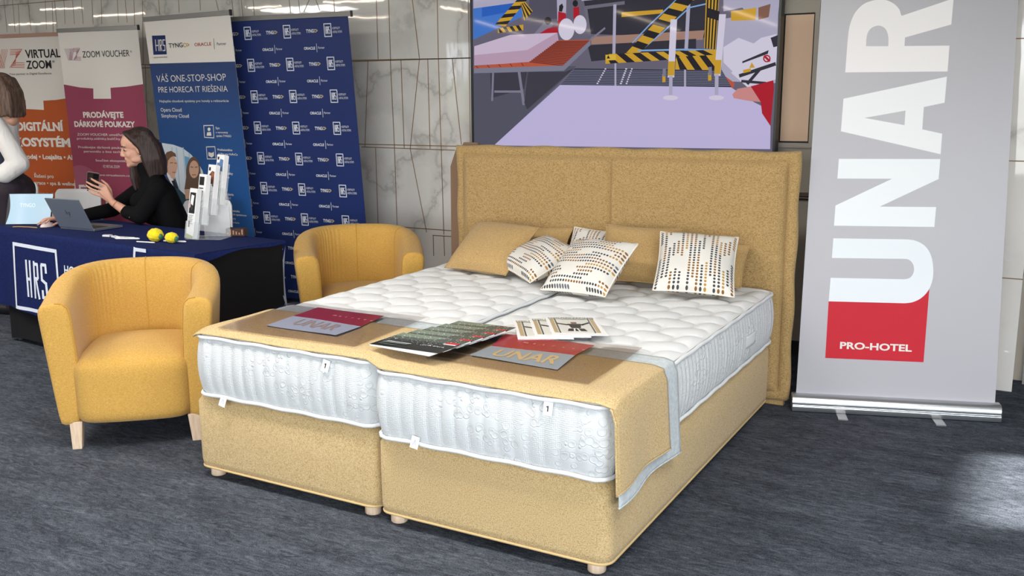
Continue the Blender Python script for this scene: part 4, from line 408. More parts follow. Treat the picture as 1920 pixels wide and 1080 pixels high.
# ================================================================== bed
def box_spring(x0, x1, dy, label):
    t = thing('box_spring', label, 'box spring', ((x0 + x1) / 2, 0, 0))
    P = rrect(x0, x1, dy, 1.99, 0.048); n = len(P); mb = MB()
    prof = [(0.0, 0.045), (0.004, 0.075), (0.005, 0.2), (0.004, 0.31 + dy), (-0.008, 0.333 + dy), (-0.03, 0.342 + dy)]
    cx, cy = (x0 + x1) / 2, 1.0
    def pt(i, k):
        x, y = P[i % n]; o, z = prof[k]
        return (x + (o if x > cx else -o), y + (o if y > cy else -o), z)
    o = len(mb.v)
    for k in range(len(prof)): mb.v += [Vector(pt(i, k)) for i in range(n)]
    for k in range(len(prof) - 1):
        for i in range(n): mb.f.append([o + k * n + i, o + k * n + (i + 1) % n, o + (k + 1) * n + (i + 1) % n, o + (k + 1) * n + i]); mb.mi.append(0)
    mb.f.append([o + i for i in range(n)][::-1]); mb.mi.append(0); mb.f.append([o + (len(prof) - 1) * n + i for i in range(n)]); mb.mi.append(0)
    obj('body', mb, M_GOLD, t, smooth=True, world=True)
    mb = MB(); mb.tube([(x, y, 0.047) for x, y in P], 0.005, 8, closed=True); obj('piping', mb, M_PIPEGOLD, t, True, True)
    for lx in (x0 + 0.055, x1 - 0.06):
        for ly in (0.03, 1.9):
            mb = MB(); mb.lathe([(0.029, 0.0), (0.031, 0.003), (0.031, 0.047)], (lx, ly + 0.02 + (dy if ly < 1 else -0.02), 0), 24); obj('leg', mb, M_WOOD, t, True, True)
    return t
box_spring(-0.040, 0.874, 0.012, 'left gold fabric box spring with short round legs, under the left mattress')
box_spring(0.888, 1.797, 0.0, 'right gold fabric box spring with short round legs, under the right mattress')
def mattress(x0, x1, dy, dz, label, tags, handle):
    t = thing('mattress', label, 'mattress', ((x0 + x1) / 2, 0, 0.345))
    y0, y1, zb, zt = -0.035 + dy, 1.985, 0.352 + dz, 0.588 + dz
    P = rrect(x0, x1, y0, y1, 0.06, 10)
    Q = [Vector(p) for p in P]; n = len(Q); seg = [(Q[(i + 1) % n] - Q[i]).length for i in range(n)]; tot = sum(seg)
    def along(s):
        s = (s % 1.0) * tot
        for i in range(n):
            if s <= seg[i] or i == n - 1:
                a, b = Q[i], Q[(i + 1) % n]; return a.lerp(b, min(1, s / seg[i])), (b - a).normalized()
            s -= seg[i]
    NU = 620
    cache = [along(i / NU) for i in range(NU + 1)]
    def side(u, v):
        p, d = cache[int(round(u * NU)) % NU]; nn = Vector((d.y, -d.x)); s = u * tot
        per = 0.056 if abs(d.x) > 0.5 else 0.04
        fr = (s / per) % 1.0; rib = 0.0085 * min(1.0, abs(sin(pi * fr)) ** 0.5)
        z = zb - 0.002 + (zt - zb + 0.004) * v; o = 0.012 * sin(pi * v) + 1.3 * rib * max(0.0, sin(pi * v)) ** 0.3 - 0.008
        return (p.x + nn.x * o, p.y + nn.y * o, z)
    mb = MB(); mb.grid(side, NU, 14, closeu=True, uvfn=lambda u, v: (u * tot, v * 0.24)); band = obj('side_band', mb, M_BAND, t, True, True)
    # quilted top: staggered scales with soft valleys
    def h(x, y):
        a, b = x / 0.20, (y - y0) / 0.25
        b += 0.10 * sin(2 * pi * a) * 0.5
        s, q = a + b + 0.10 * sin(2 * pi * (a - b)), a - b + 0.10 * sin(2 * pi * (a + b))
        return (abs(sin(pi * s)) * abs(sin(pi * q))) ** 0.30
    def top(u, v):
        x = x0 + 0.006 + (x1 - x0 - 0.012) * u; y = y0 + 0.006 + (y1 - y0 - 0.012) * v
        e = min(x - x0, x1 - x, y - y0, y1 - y)
        r = 0.06
        cxn = min(max(x, x0 + r), x1 - r); cyn = min(max(y, y0 + r), y1 - r); d = Vector((x - cxn, y - cyn))
        if d.length > r - 0.006: d = d.normalized() * (r - 0.006); x, y = cxn + d.x, cyn + d.y
        k = min(1, max(0, (e - 0.004) / 0.05))
        return (x, y, zt + 0.003 + (0.002 + 0.019 * h(x, y)) * k * (2 - k))
    mb = MB(); mb.grid(top, 130, 290); obj('quilted_top', mb, M_TOP, t, True, True)
    for z, nm in ((zt, 'top_piping'), (zb, 'bottom_piping')):
        mb = MB(); mb.tube([(p.x + 0.002 * (1 if p.x > (x0 + x1) / 2 else -1), p.y + (0.002 if p.y > 1 else -0.002), z + 0.002 * sin(i * 0.9)) for i, p in ((j, along(j / 200)[0]) for j in range(200))], 0.0075, 8, closed=True)
        obj('piping', mb, M_WHITE, t, True, True)
    mb = MB(); mb.add([(x0 + 0.01, y0 + 0.01, zb), (x1 - 0.01, y0 + 0.01, zb), (x1 - 0.01, y1 - 0.01, zb), (x0 + 0.01, y1 - 0.01, zb)], [(0, 3, 2, 1)]); obj('underside', mb, M_WHITE, t, False, True)
    for (tx, tz, tilt, mark) in tags:
        M = Matrix.Translation((tx, y0 - 0.012, tz)) @ Matrix.Rotation(rad(tilt), 4, 'Y') @ Matrix.Rotation(rad(-14), 4, 'X')
        mb = MB(); mb.box(-0.016, 0.016, -0.0006, 0.0006, -0.036, 0.006, 0, M)
        if mark == 'bar':
            mb.box(-0.002, 0.002, -0.0012, -0.0006, -0.024, -0.006, 1, M); mb.box(-0.006, -0.001, -0.0012, -0.0006, -0.011, -0.007, 1, M)
        else:
            for sx in (-1, 1): mb.box(-0.0012, 0.0012, -0.0012, -0.0006, -0.020, 0.0, 1, M @ Matrix.Translation((0, 0, -0.006)) @ Matrix.Rotation(rad(18 * sx), 4, 'Y'))
        obj('care_tag', mb, [M_TAG, M_BLACK if mark == 'bar' else mat('faint_print', (170, 176, 188), 0.6)], band, False, True)
    if handle:
        mb = MB()
        for dz in (0.0,):
            mb.grid(lambda u, v: (x1 + 0.003 + 0.014 * sin(pi * u) ** 0.5, 1.44 + 0.2 * u, 0.43 + 0.055 * v), 16, 4)
        obj('carry_handle', mb, M_WHITE, band, True, True, solid=0.004)
    return t
mattress(-0.006, 0.890, 0.03, 0.016, 'left white quilted mattress, against the two armchairs', [(0.687, 0.588, 10, 'bar'), (0.155, 0.372, 12, 'arrow')], False)
mattress(0.908, 1.808, 0.0, 0.0, 'right white quilted mattress with a carry handle on its side', [(1.607, 0.578, 0, 'bar'), (1.094, 0.376, 8, 'arrow')], True)
# headboard
t = thing('headboard', 'tall gold upholstered headboard with a flat piped border, behind the cushions', 'headboard', (0.91, 2.06, 0))
mb = MB()
def hb(u, v):
    x = -0.005 + 1.835 * u; z = 0.06 + 1.165 * v
    e = min(u, 1 - u) * 1.835; f2 = min(v, 1 - v) * 1.165; k = min(1, e / 0.05) * min(1, f2 / 0.05); k = k * (2 - k)
    g = 1 - 0.45 * math.exp(-((x - 0.913) / 0.009) ** 2)
    return (x, 2.06 - 0.006 - 0.036 * (max(k, 0) ** 0.6) * g, z)
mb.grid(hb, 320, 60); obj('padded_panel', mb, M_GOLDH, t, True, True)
mb = MB(); x0, x1, z0, z1 = -0.05, 1.882, 0.03, 1.262
def fl(a, b, out):
    mb.grid(lambda u, v: tuple(Vector(a).lerp(Vector(b), u) + Vector(out) * (v - 0.5) * 0.062 + Vector((0, -0.012 * sin(pi * v) - 0.004 * sin(u * 37), 0))), 50, 8)
def flange(u, v): return None
P0 = rrect(x0, x1, z0, z1, 0.012, 4); nP = len(P0)
prof = [(0.0, 2.074), (0.006, 2.062), (0.0, 2.05), (-0.012, 2.043), (-0.03, 2.041), (-0.045, 2.046), (-0.058, 2.058), (-0.06, 2.075)]
cx, cz = (x0 + x1) / 2, (z0 + z1) / 2
P1 = []
for i in range(nP):
    a = Vector(P0[i]); b = Vector(P0[(i + 1) % nP]); m_ = max(1, int((b - a).length / 0.03))
    P1 += [a.lerp(b, k / m_) for k in range(m_)]
n = len(P1); o = len(mb.v)
for d, y in prof:
    for i, p in enumerate(P1):
        w = 0.004 * sin(i * 0.55) if d > -0.02 else 0.0
        mb.v.append(Vector((p.x + (d + w) * (1 if p.x > cx else -1) * (1 if abs(abs(p.x - cx) - (x1 - x0) / 2) < 0.02 else (abs(p.x - cx) / ((x1 - x0) / 2))), y, p.y + (d + w) * (1 if p.y > cz else -1) * (1 if abs(abs(p.y - cz) - (z1 - z0) / 2) < 0.02 else (abs(p.y - cz) / ((z1 - z0) / 2))))))
for k in range(len(prof) - 1):
    for i in range(n): mb.f.append([o + k * n + i, o + k * n + (i + 1) % n, o + (k + 1) * n + (i + 1) % n, o + (k + 1) * n + i]); mb.mi.append(0)
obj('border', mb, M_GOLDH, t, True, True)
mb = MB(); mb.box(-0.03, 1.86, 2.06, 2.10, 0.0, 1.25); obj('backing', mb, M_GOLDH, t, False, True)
# brown board of the screen stand behind the headboard
t = thing('stand_board', 'plain brown board standing behind the left edge of the headboard', 'board', (-0.07, 2.165, 0))
mb = MB(); Mx = Matrix(((1, 0, 0, 0), (0, 0, 1, 2.15), (0, 1, 0, 0), (0, 0, 0, 1)))
mb.prism([(-0.17, 0.0), (0.03, 0.0), (0.03, 1.277), (-0.066, 1.277), (-0.075, 1.262), (-0.12, 1.235), (-0.16, 1.135)], 0, 0.03, 0, Mx)
obj('panel', mb, mat('brown_laminate', (126, 100, 78), 0.5), t, False, True, bevel=0.003)
mb = MB(); mb.box(-0.16, 0.02, 2.18, 2.34, 0, 0.05); obj('foot', mb, MATS['brown_laminate'], t, False, True)

# runner, its grey underlay and the two clear advertising sheets
ZT = 0.612
def drape(u, v, y0, y1, zl, zr, lift, xr):
    y = y0 + (y1 - y0) * v
    L = [(-0.004, ZT - 0.020 + lift), (0.002, ZT - 0.008 + lift), (0.04, ZT + lift), (1.775, ZT + lift), (xr - 0.012, ZT - 0.010 + lift), (xr, ZT - 0.045), (xr + 0.006, zr)]
    D = [0.0]
    for a, b in zip(L, L[1:]): D.append(D[-1] + math.hypot(b[0] - a[0], b[1] - a[1]))
    s = u * D[-1]
    for i in range(len(L) - 1):
        if s <= D[i + 1] + 1e-9:
            f = (s - D[i]) / (D[i + 1] - D[i]); a, b = L[i], L[i + 1]
            x, z = a[0] + (b[0] - a[0]) * f, a[1] + (b[1] - a[1]) * f; break
    w = 0.0
    if x > xr - 0.004:
        k = (ZT - z) / 0.3; x += 0.010 * k * sin(v * 7.0 + 0.6); y += k * 0.02 * (v - 0.3)
    elif 0.0 < x < 1.77: z += 0.0018 * sin(x * 9 + v * 4) * sin(v * 5 + x * 3)
    if z > ZT - 0.05: z -= 0.017 * min(1.0, max(0.0, (0.035 - y) / 0.07)) ** 1.5
    k = min(1.0, max(0.0, (0.94 - x) / 0.08)); y += 0.030 * k * max(0.0, 1 - (y + 0.04) / 0.3); z += 0.016 * k
    return (x, y, z)
t = thing('grey_underlay', 'pale grey cloth lining sticking out from under the gold bed runner', 'cloth', (0.9, 0.25, 0.6))
mb = MB(); mb.grid(lambda u, v: drape(u, v, -0.008, 0.53, 0.40, 0.262, 0.0, 1.826), 190, 30); obj('cloth', mb, fabric('pale_grey_lining', (188, 196, 198), (176, 185, 188), 90, c3=(198, 205, 206), bstr=0.15), t, True, True, solid=0.003)
mb = MB(); mb.tube([Vector(drape(1, k / 30, -0.008, 0.53, 0.40, 0.262, 0.0, 1.826)) for k in range(31)], 0.0035, 6); obj('hem', mb, MATS['pale_grey_lining'], t, True, True)
t = thing('bed_runner', 'gold woven runner laid across the foot of the bed, hanging over its right side', 'bed runner', (0.9, 0.2, 0.61))
mb = MB(); mb.grid(lambda u, v: drape(u, v, -0.037, 0.405, 0.33, 0.318, 0.006, 1.834), 190, 26); obj('cloth', mb, M_GOLD, t, True, True, solid=0.004)
mb = MB(); mb.tube([Vector(drape(1, k / 30, -0.045, 0.405, 0.33, 0.318, 0.006, 1.834)) for k in range(31)], 0.0042, 6); mb.tube([Vector(drape(0.86 + 0.14 * k / 30, 0, -0.045, 0.405, 0.33, 0.318, 0.006, 1.834)) for k in range(31)], 0.004, 6); obj('hem', mb, M_GOLD, t, True, True)
def _film():
    m = bpy.data.materials.new('clear_tinted_film'); m.use_nodes = True; nt = m.node_tree; nt.nodes.clear()
    o = nt.nodes.new('ShaderNodeOutputMaterial'); a = nt.nodes.new('ShaderNodeBsdfTransparent'); g = nt.nodes.new('ShaderNodeBsdfGlossy'); mx = nt.nodes.new('ShaderNodeMixShader'); fr = nt.nodes.new('ShaderNodeFresnel')
    a.inputs[0].default_value = (0.81, 0.78, 0.78, 1); g.inputs['Roughness'].default_value = 0.12; fr.inputs[0].default_value = 1.5
    nt.links.new(fr.outputs[0], mx.inputs[0]); nt.links.new(a.outputs[0], mx.inputs[1]); nt.links.new(g.outputs[0], mx.inputs[2]); nt.links.new(mx.outputs[0], o.inputs[0]); return m
M_FILM = _film()
def sheet(label, C, red, grey, letters, mat_word, unar, tint):
    t = thing('advertising_sheet', label, 'plastic sheet', (C[0][0], C[0][1], ZT + 0.01))
    def q(Q, u, v, z): 
        a = Vector(Q[0]).lerp(Vector(Q[1]), u); b = Vector(Q[3]).lerp(Vector(Q[2]), u); p = a.lerp(b, v); return (p.x, p.y, z + 0.002 * sin(p.x * 11 + 1) * sin(p.y * 13))
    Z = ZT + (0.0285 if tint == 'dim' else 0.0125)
    mb = MB(); mb.grid(lambda u, v: q(C, 1 - u, v, Z), 24, 20); obj('film', mb, M_FILM, t, True, True)
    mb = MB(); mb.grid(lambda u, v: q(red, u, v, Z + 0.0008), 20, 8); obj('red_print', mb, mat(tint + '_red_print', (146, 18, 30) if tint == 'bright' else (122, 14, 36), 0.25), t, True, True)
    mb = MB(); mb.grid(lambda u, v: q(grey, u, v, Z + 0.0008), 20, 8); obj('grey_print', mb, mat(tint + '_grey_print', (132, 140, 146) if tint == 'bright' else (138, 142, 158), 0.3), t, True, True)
    mb = MB()
    def word(s, box, mi, bold):
        vs, fs = glyphs(s, bold); x0 = min(v[0] for v in vs); x1 = max(v[0] for v in vs)
        mb.add([Vector(q(box, (x - x0) / (x1 - x0), 1 - y / CAP, Z + 0.0016)) for x, y in vs], fs, mi)
    for k, ch in enumerate('matrace'): 
        a = mat_word[0] + (mat_word[1] - mat_word[0]) * k / 6.0
        P = [Vector(red[0]).lerp(Vector(red[1]), a), Vector(red[3]).lerp(Vector(red[2]), a)]; c = P[0].lerp(P[1], 0.55); s = 0.026
        vs, fs = glyphs(ch, 0.0); mb.add([Vector((c.x + x * s, c.y + y * s, Z + 0.0024)) for x, y in vs], fs, 0)
    word('UNAR', unar, 1, 0.02)
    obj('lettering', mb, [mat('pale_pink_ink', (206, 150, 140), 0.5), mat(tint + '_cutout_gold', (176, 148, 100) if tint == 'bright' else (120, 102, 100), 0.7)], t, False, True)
    return t
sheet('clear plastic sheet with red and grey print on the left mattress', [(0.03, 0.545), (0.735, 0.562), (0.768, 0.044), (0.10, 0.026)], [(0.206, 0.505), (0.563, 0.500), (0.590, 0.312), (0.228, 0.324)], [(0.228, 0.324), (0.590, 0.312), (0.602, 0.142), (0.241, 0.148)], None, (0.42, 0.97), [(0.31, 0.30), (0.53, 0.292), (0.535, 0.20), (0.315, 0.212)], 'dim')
sheet('clear plastic sheet with red and grey print, partly under the black catalogues', [(1.00, 0.56), (1.677, 0.576), (1.693, 0.066), (1.05, 0.085)], [(1.13, 0.52), (1.506, 0.529), (1.507, 0.358), (1.17, 0.345)], [(1.17, 0.345), (1.507, 0.358), (1.529, 0.172), (1.17, 0.186)], None, (0.3, 0.97), [(1.23, 0.318), (1.485, 0.325), (1.49, 0.225), (1.235, 0.222)], 'bright')
# five black catalogues fanned out
def booklet(name, label, C, z, th, front, group=None, cat='catalogue', rise=0.0):
    t = thing(name, label, cat, (C[3][0], C[3][1], z), 0, group)
    mb = MB(); b = [Vector((x, y, z + (rise if i < 2 else 0))) for i, (x, y) in enumerate(C)]; up = Vector((0, 0, th))
    mb.add(b + [p + up for p in b], [(0, 1, 2, 3), (7, 6, 5, 4), (0, 4, 5, 1), (1, 5, 6, 2), (2, 6, 7, 3), (3, 7, 4, 0)]); obj('pages', mb, mat('paper_white', (236, 236, 236), 0.6), t, False, True)
    c = b[0] + up; ux = b[1] - b[0]; vy = b[0] - b[3]
    M = Matrix(((ux.x, vy.x, 0, (b[3] + up).x), (ux.y, vy.y, 0, (b[3] + up).y), (ux.z, vy.z, 1, (b[3] + up).z + 0.0004), (0, 0, 0, 1)))
    M = PM[t.name].inverted() @ M
    front(t, M); return t
def black_cover(t, M):
    P = [('black', [(0, 0), (1, 0), (1, 1), (0, 1)]), ('charcoal', [(0, 0.40), (1, 0.52), (1, 1), (0, 1)]), ('grey', [(0, 0.56), (0.85, 0.66), (1, 0.80), (1, 1), (0, 1)]), ('sage', [(0, 0.74), (0.55, 0.80), (0.72, 1), (0, 1)])]
    R_ = random.Random(3)
    for k in range(260):
        u = R_.random(); v = 0.34 + R_.random() ** 0.9 * 0.64; s = 0.003 + R_.random() * 0.009
        P.append((R_.choice(('speck', 'grey', 'light')), [(u - s, v), (u, v - s * 1.4), (u + s, v), (u, v + s)]))
    P += [('dim', [(0.05, 0.22), (0.42, 0.24), (0.46, 0.34), (0.08, 0.36)]), ('light', [(0.09, 0.33), (0.45, 0.32), (0.45, 0.345), (0.09, 0.36)]), ('grey', [(0.06, 0.12), (0.3, 0.1), (0.36, 0.15), (0.08, 0.18)])]
    P += [('red', [(0.80, 0.60), (0.97, 0.60), (0.97, 0.72), (0.80, 0.72)]), ('white', [(0.80, 0.56), (0.97, 0.56), (0.97, 0.605), (0.80, 0.605)])]
    flat_print('cover', t, M, P, [('pro život', 0.60, 0.36, 0.3, 0.05, 'white', 0.0)], (0, 1, 0, 1), dict(black=(20, 22, 22), charcoal=(44, 48, 46), grey=(74, 82, 76), sage=(120, 132, 116), speck=(200, 208, 194), dim=(96, 104, 104), light=(200, 206, 206), red=(196, 34, 50), white=(240, 240, 240)), 0.00004, 0.25, total=0.0012)
names = ['frontmost black catalogue on top of the fanned stack', 'second black catalogue from the front of the fanned stack', 'middle black catalogue of the fanned stack', 'fourth black catalogue from the front of the fanned stack', 'rearmost black catalogue at the back of the fanned stack']
for k in range(5):
    d = 0.082 * k
    booklet('black_catalogue', names[k], [(0.85 + 0.010 * k, 0.235 + d), (1.145 + 0.002 * k, 0.24 + d), (1.118 + 0.004 * k, 0.012 + d), (0.842 + 0.010 * k, 0.038 + d)], 0.638 + 0.0046 * (4 - k), 0.0045, black_cover, 'black catalogues fanned on the bed')
def white_cover(t, M):
    P = [('white', [(0, 0), (1, 0), (1, 1), (0, 1)]), ('photo', [(0.06, 0.12), (0.94, 0.12), (0.94, 0.98), (0.06, 0.98)]), ('tan', [(0.06, 0.12), (0.14, 0.12), (0.14, 0.9), (0.06, 0.9)]), ('tan', [(0.86, 0.12), (0.94, 0.12), (0.94, 0.9), (0.86, 0.9)]),
         ('grey|0.03', [(0.17, 0.12), (0.17, 0.9)]), ('grey|0.03', [(0.83, 0.12), (0.83, 0.9)]), ('grey|0.02', [(0.06, 0.88), (0.94, 0.88)]),
         ('dark|0.06', [(0.2, 0.62), (0.36, 0.55), (0.5, 0.58), (0.66, 0.55), (0.8, 0.66)]), ('dark', [(0.38, 0.6), (0.64, 0.6), (0.6, 0.36), (0.42, 0.36)]), ('hair', [(0.46, 0.58), (0.56, 0.58), (0.57, 0.7), (0.45, 0.7)]), ('dark', [(0.36, 0.34), (0.66, 0.34), (0.7, 0.2), (0.32, 0.2)]), ('white|0.03', [(0.47, 0.34), (0.45, 0.16)]), ('white|0.03', [(0.53, 0.34), (0.56, 0.16)])]
    flat_print('cover', t, M, P, [('HOUSEKEEPING', 0.05, 0.905, 0.9, 0.07, 'dark', 0.0), ('profesionálny magazín', 0.3, 0.83, 0.5, 0.03, 'grey', 0.0)], (0, 1, 0, 1), dict(white=(238, 238, 236), photo=(214, 214, 206), tan=(180, 160, 124), grey=(150, 150, 146), dark=(38, 38, 42), hair=(120, 96, 76)), 0.00004, 0.35, total=0.0012)
for k, lab in enumerate(('topmost white magazine at the right of the three, its cover fully shown', 'middle white magazine of the three, half covered', 'leftmost white magazine at the bottom of the three')):
    dx, dy = -0.052 * k, -0.043 * k
    booklet('white_magazine', lab, [(1.155 + dx, 0.812 + dy), (1.340 + dx, 0.898 + dy), (1.508 + dx, 0.652 + dy), (1.319 + dx, 0.554 + dy)], 0.6255 + 0.0036 * (2 - k), 0.0035, white_cover, 'white magazines on the bed', 'magazine')
# ------------------------------------------------------------------ cushions
def _dots():
    m = mat('dotted_cotton', (212, 208, 200), 0.85, spec=0.15); nt, N, L, b = nodes(m)
    tc = N('ShaderNodeTexCoord'); sp = N('ShaderNodeSeparateXYZ'); L(tc.outputs['UV'], sp.inputs[0])
    def mt(op, a, c=None):
        n_ = N('ShaderNodeMath', operation=op)
        (L(a, n_.inputs[0]) if not isinstance(a, (int, float)) else setattr(n_.inputs[0], 'default_value', a))
        if c is not None: (L(c, n_.inputs[1]) if not isinstance(c, (int, float)) else setattr(n_.inputs[1], 'default_value', c))
        return n_.outputs[0]
    u = mt('MULTIPLY', sp.outputs[0], 18.0); ci = mt('FLOOR', u); cf = mt('SUBTRACT', mt('FRACT', u), 0.5)
    wn = N('ShaderNodeTexWhiteNoise', noise_dimensions='1D'); L(ci, wn.inputs['W'])
    v = mt('MULTIPLY', sp.outputs[1], 24.0); ri = mt('FLOOR', v); rf = mt('SUBTRACT', mt('FRACT', v), 0.5)
    gi = mt('FLOOR', mt('ADD', mt('DIVIDE', ri, 6.0), mt('MULTIPLY', wn.outputs['Value'], 4.0)))
    cmb = N('ShaderNodeCombineXYZ'); L(ci, cmb.inputs[0]); L(gi, cmb.inputs[1])
    w2 = N('ShaderNodeTexWhiteNoise', noise_dimensions='2D'); L(cmb.outputs[0], w2.inputs['Vector'])
    present = mt('LESS_THAN', w2.outputs['Value'], 0.70)
    d2 = mt('ADD', mt('POWER', mt('ABSOLUTE', mt('MULTIPLY', cf, 1.15)), 2.0), mt('POWER', mt('ABSOLUTE', mt('MULTIPLY', rf, 0.95)), 2.0))
    dot = mt('MULTIPLY', mt('LESS_THAN', d2, 0.115), present)
    sc = N('ShaderNodeSeparateColor'); L(w2.outputs['Color'], sc.inputs[0])
    col = ramp(N, L, sc.outputs[1], [(0.0, srgb((66, 66, 70))), (0.38, srgb((128, 88, 44))), (0.68, srgb((170, 130, 66))), (0.86, srgb((96, 100, 108)))])
    for e in nt.nodes:
        if e.bl_idname == 'ShaderNodeValToRGB': e.color_ramp.interpolation = 'CONSTANT'
    mx = N('ShaderNodeMix', data_type='RGBA'); L(dot, mx.inputs[0]); mx.inputs[6].default_value = srgb((212, 208, 200)); L(col, mx.inputs[7]); L(mx.outputs[2], b.inputs['Base Color'])
    w = N('ShaderNodeTexNoise', Scale=260.0); L(coords(N, L), w.inputs['Vector']); bump(N, L, b, w.outputs[0], 0.2, 0.003)
    return m
M_DOTS = _dots()
def cushion(label, m, w, h, th, base, ux, up, group, sag=0.0, flip=False):
    """base: middle of the lower edge; ux: along the lower edge; up: from lower to upper edge"""
    ux = Vector(ux).normalized(); up = Vector(up); up = (up - ux * up.dot(ux)).normalized(); nn = ux.cross(up)
    t = thing('cushion', label, 'cushion', tuple(base), 0, group)
    base = Vector(base)
    def f(sgn):
        def g(u, v):
            a, b = 2 * u - 1, 2 * v - 1
            k = (max(0, 1 - a ** 4) * max(0, 1 - b ** 4)) ** 0.5; k2 = (max(0, 1 - a * a) * max(0, 1 - b * b)) ** 0.5
            px = a * w / 2 * (1 - 0.055 * (1 - b * b)); py = b * h / 2 * (1 - 0.055 * (1 - a * a))
            z = sgn * th / 2 * (0.6 * k2 + 0.4 * k) + 0.004 * sin(a * 5 + b * 3) * k - sag * (b * b) * 0.5
            return base + ux * px + up * (py + h / 2) + nn * z
        return g
    mb = MB(); mb.grid(f(1), 28, 28, uvfn=(lambda u, v: (v, u)) if flip else (lambda u, v: (u, v))); mb.grid(f(-1), 28, 28, uvfn=(lambda u, v: (v, u)) if flip else (lambda u, v: (u, v))); obj('cover', mb, m, t, True, True)
    g = f(0); E_ = [(i / 28, 0) for i in range(28)] + [(1, i / 28) for i in range(28)] + [(1 - i / 28, 1) for i in range(28)] + [(0, 1 - i / 28) for i in range(28)]
    mb = MB(); mb.tube([g(*e) for e in E_], 0.0035, 6, closed=True); obj('edge_seam', mb, m if m is not M_DOTS else mat('cushion_seam', (222, 216, 204), 0.8), t, True, True)
    return t
GG, GD = 'plain gold cushions on the bed', 'white dotted cushions on the bed'
cushion('plain gold cushion lying behind the leftmost one, along the headboard', M_GOLDC, 0.66, 0.22, 0.10, (0.40, 1.865, 0.645), (1, -0.02, 0.04), (0, 0.10, 0.15), GG)
cushion('plain gold cushion at the far left of the bed, leaning back', M_GOLDC, 0.405, 0.362, 0.15, (0.369, 1.541, 0.648), (0.991, -0.135, -0.004), (0.112, 0.805, 0.583), GG)
cushion('large plain gold cushion in the middle, upright against the headboard', M_GOLDC, 0.385, 0.31, 0.13, (1.19, 1.70, 0.632), (0.985, 0.155, -0.02), (-0.03, 0.17, 0.25), GG)
cushion('plain gold cushion at the right, mostly behind the upright dotted one', M_GOLDC, 0.40, 0.25, 0.11, (1.49, 1.80, 0.632), (0.996, 0.05, 0), (0.0, 0.16, 0.17), GG)
cushion('dotted cushion of which only a corner shows behind the two front ones', M_DOTS, 0.36, 0.25, 0.10, (0.90, 1.83, 0.632), (0.995, -0.05, -0.04), (0.0, 0.12, 0.185), GD)
cushion('dotted cushion leaning at the left, with slanting rows of dots', M_DOTS, 0.375, 0.315, 0.13, (0.62, 1.502, 0.664), (0.816, -0.571, -0.087), (0.549, 0.719, 0.427), GD, flip=True)
cushion('dotted cushion lying in front over the seam between the mattresses', M_DOTS, 0.36, 0.36, 0.14, (1.048, 1.291, 0.640), (0.988, -0.15, 0.029), (0.108, 0.818, 0.565), GD, flip=True)
cushion('dotted cushion standing upright at the right of the bed', M_DOTS, 0.368, 0.360, 0.14, (1.551, 1.52, 0.644), (0.958, 0.282, -0.05), (-0.182, 0.736, 0.652), GD)
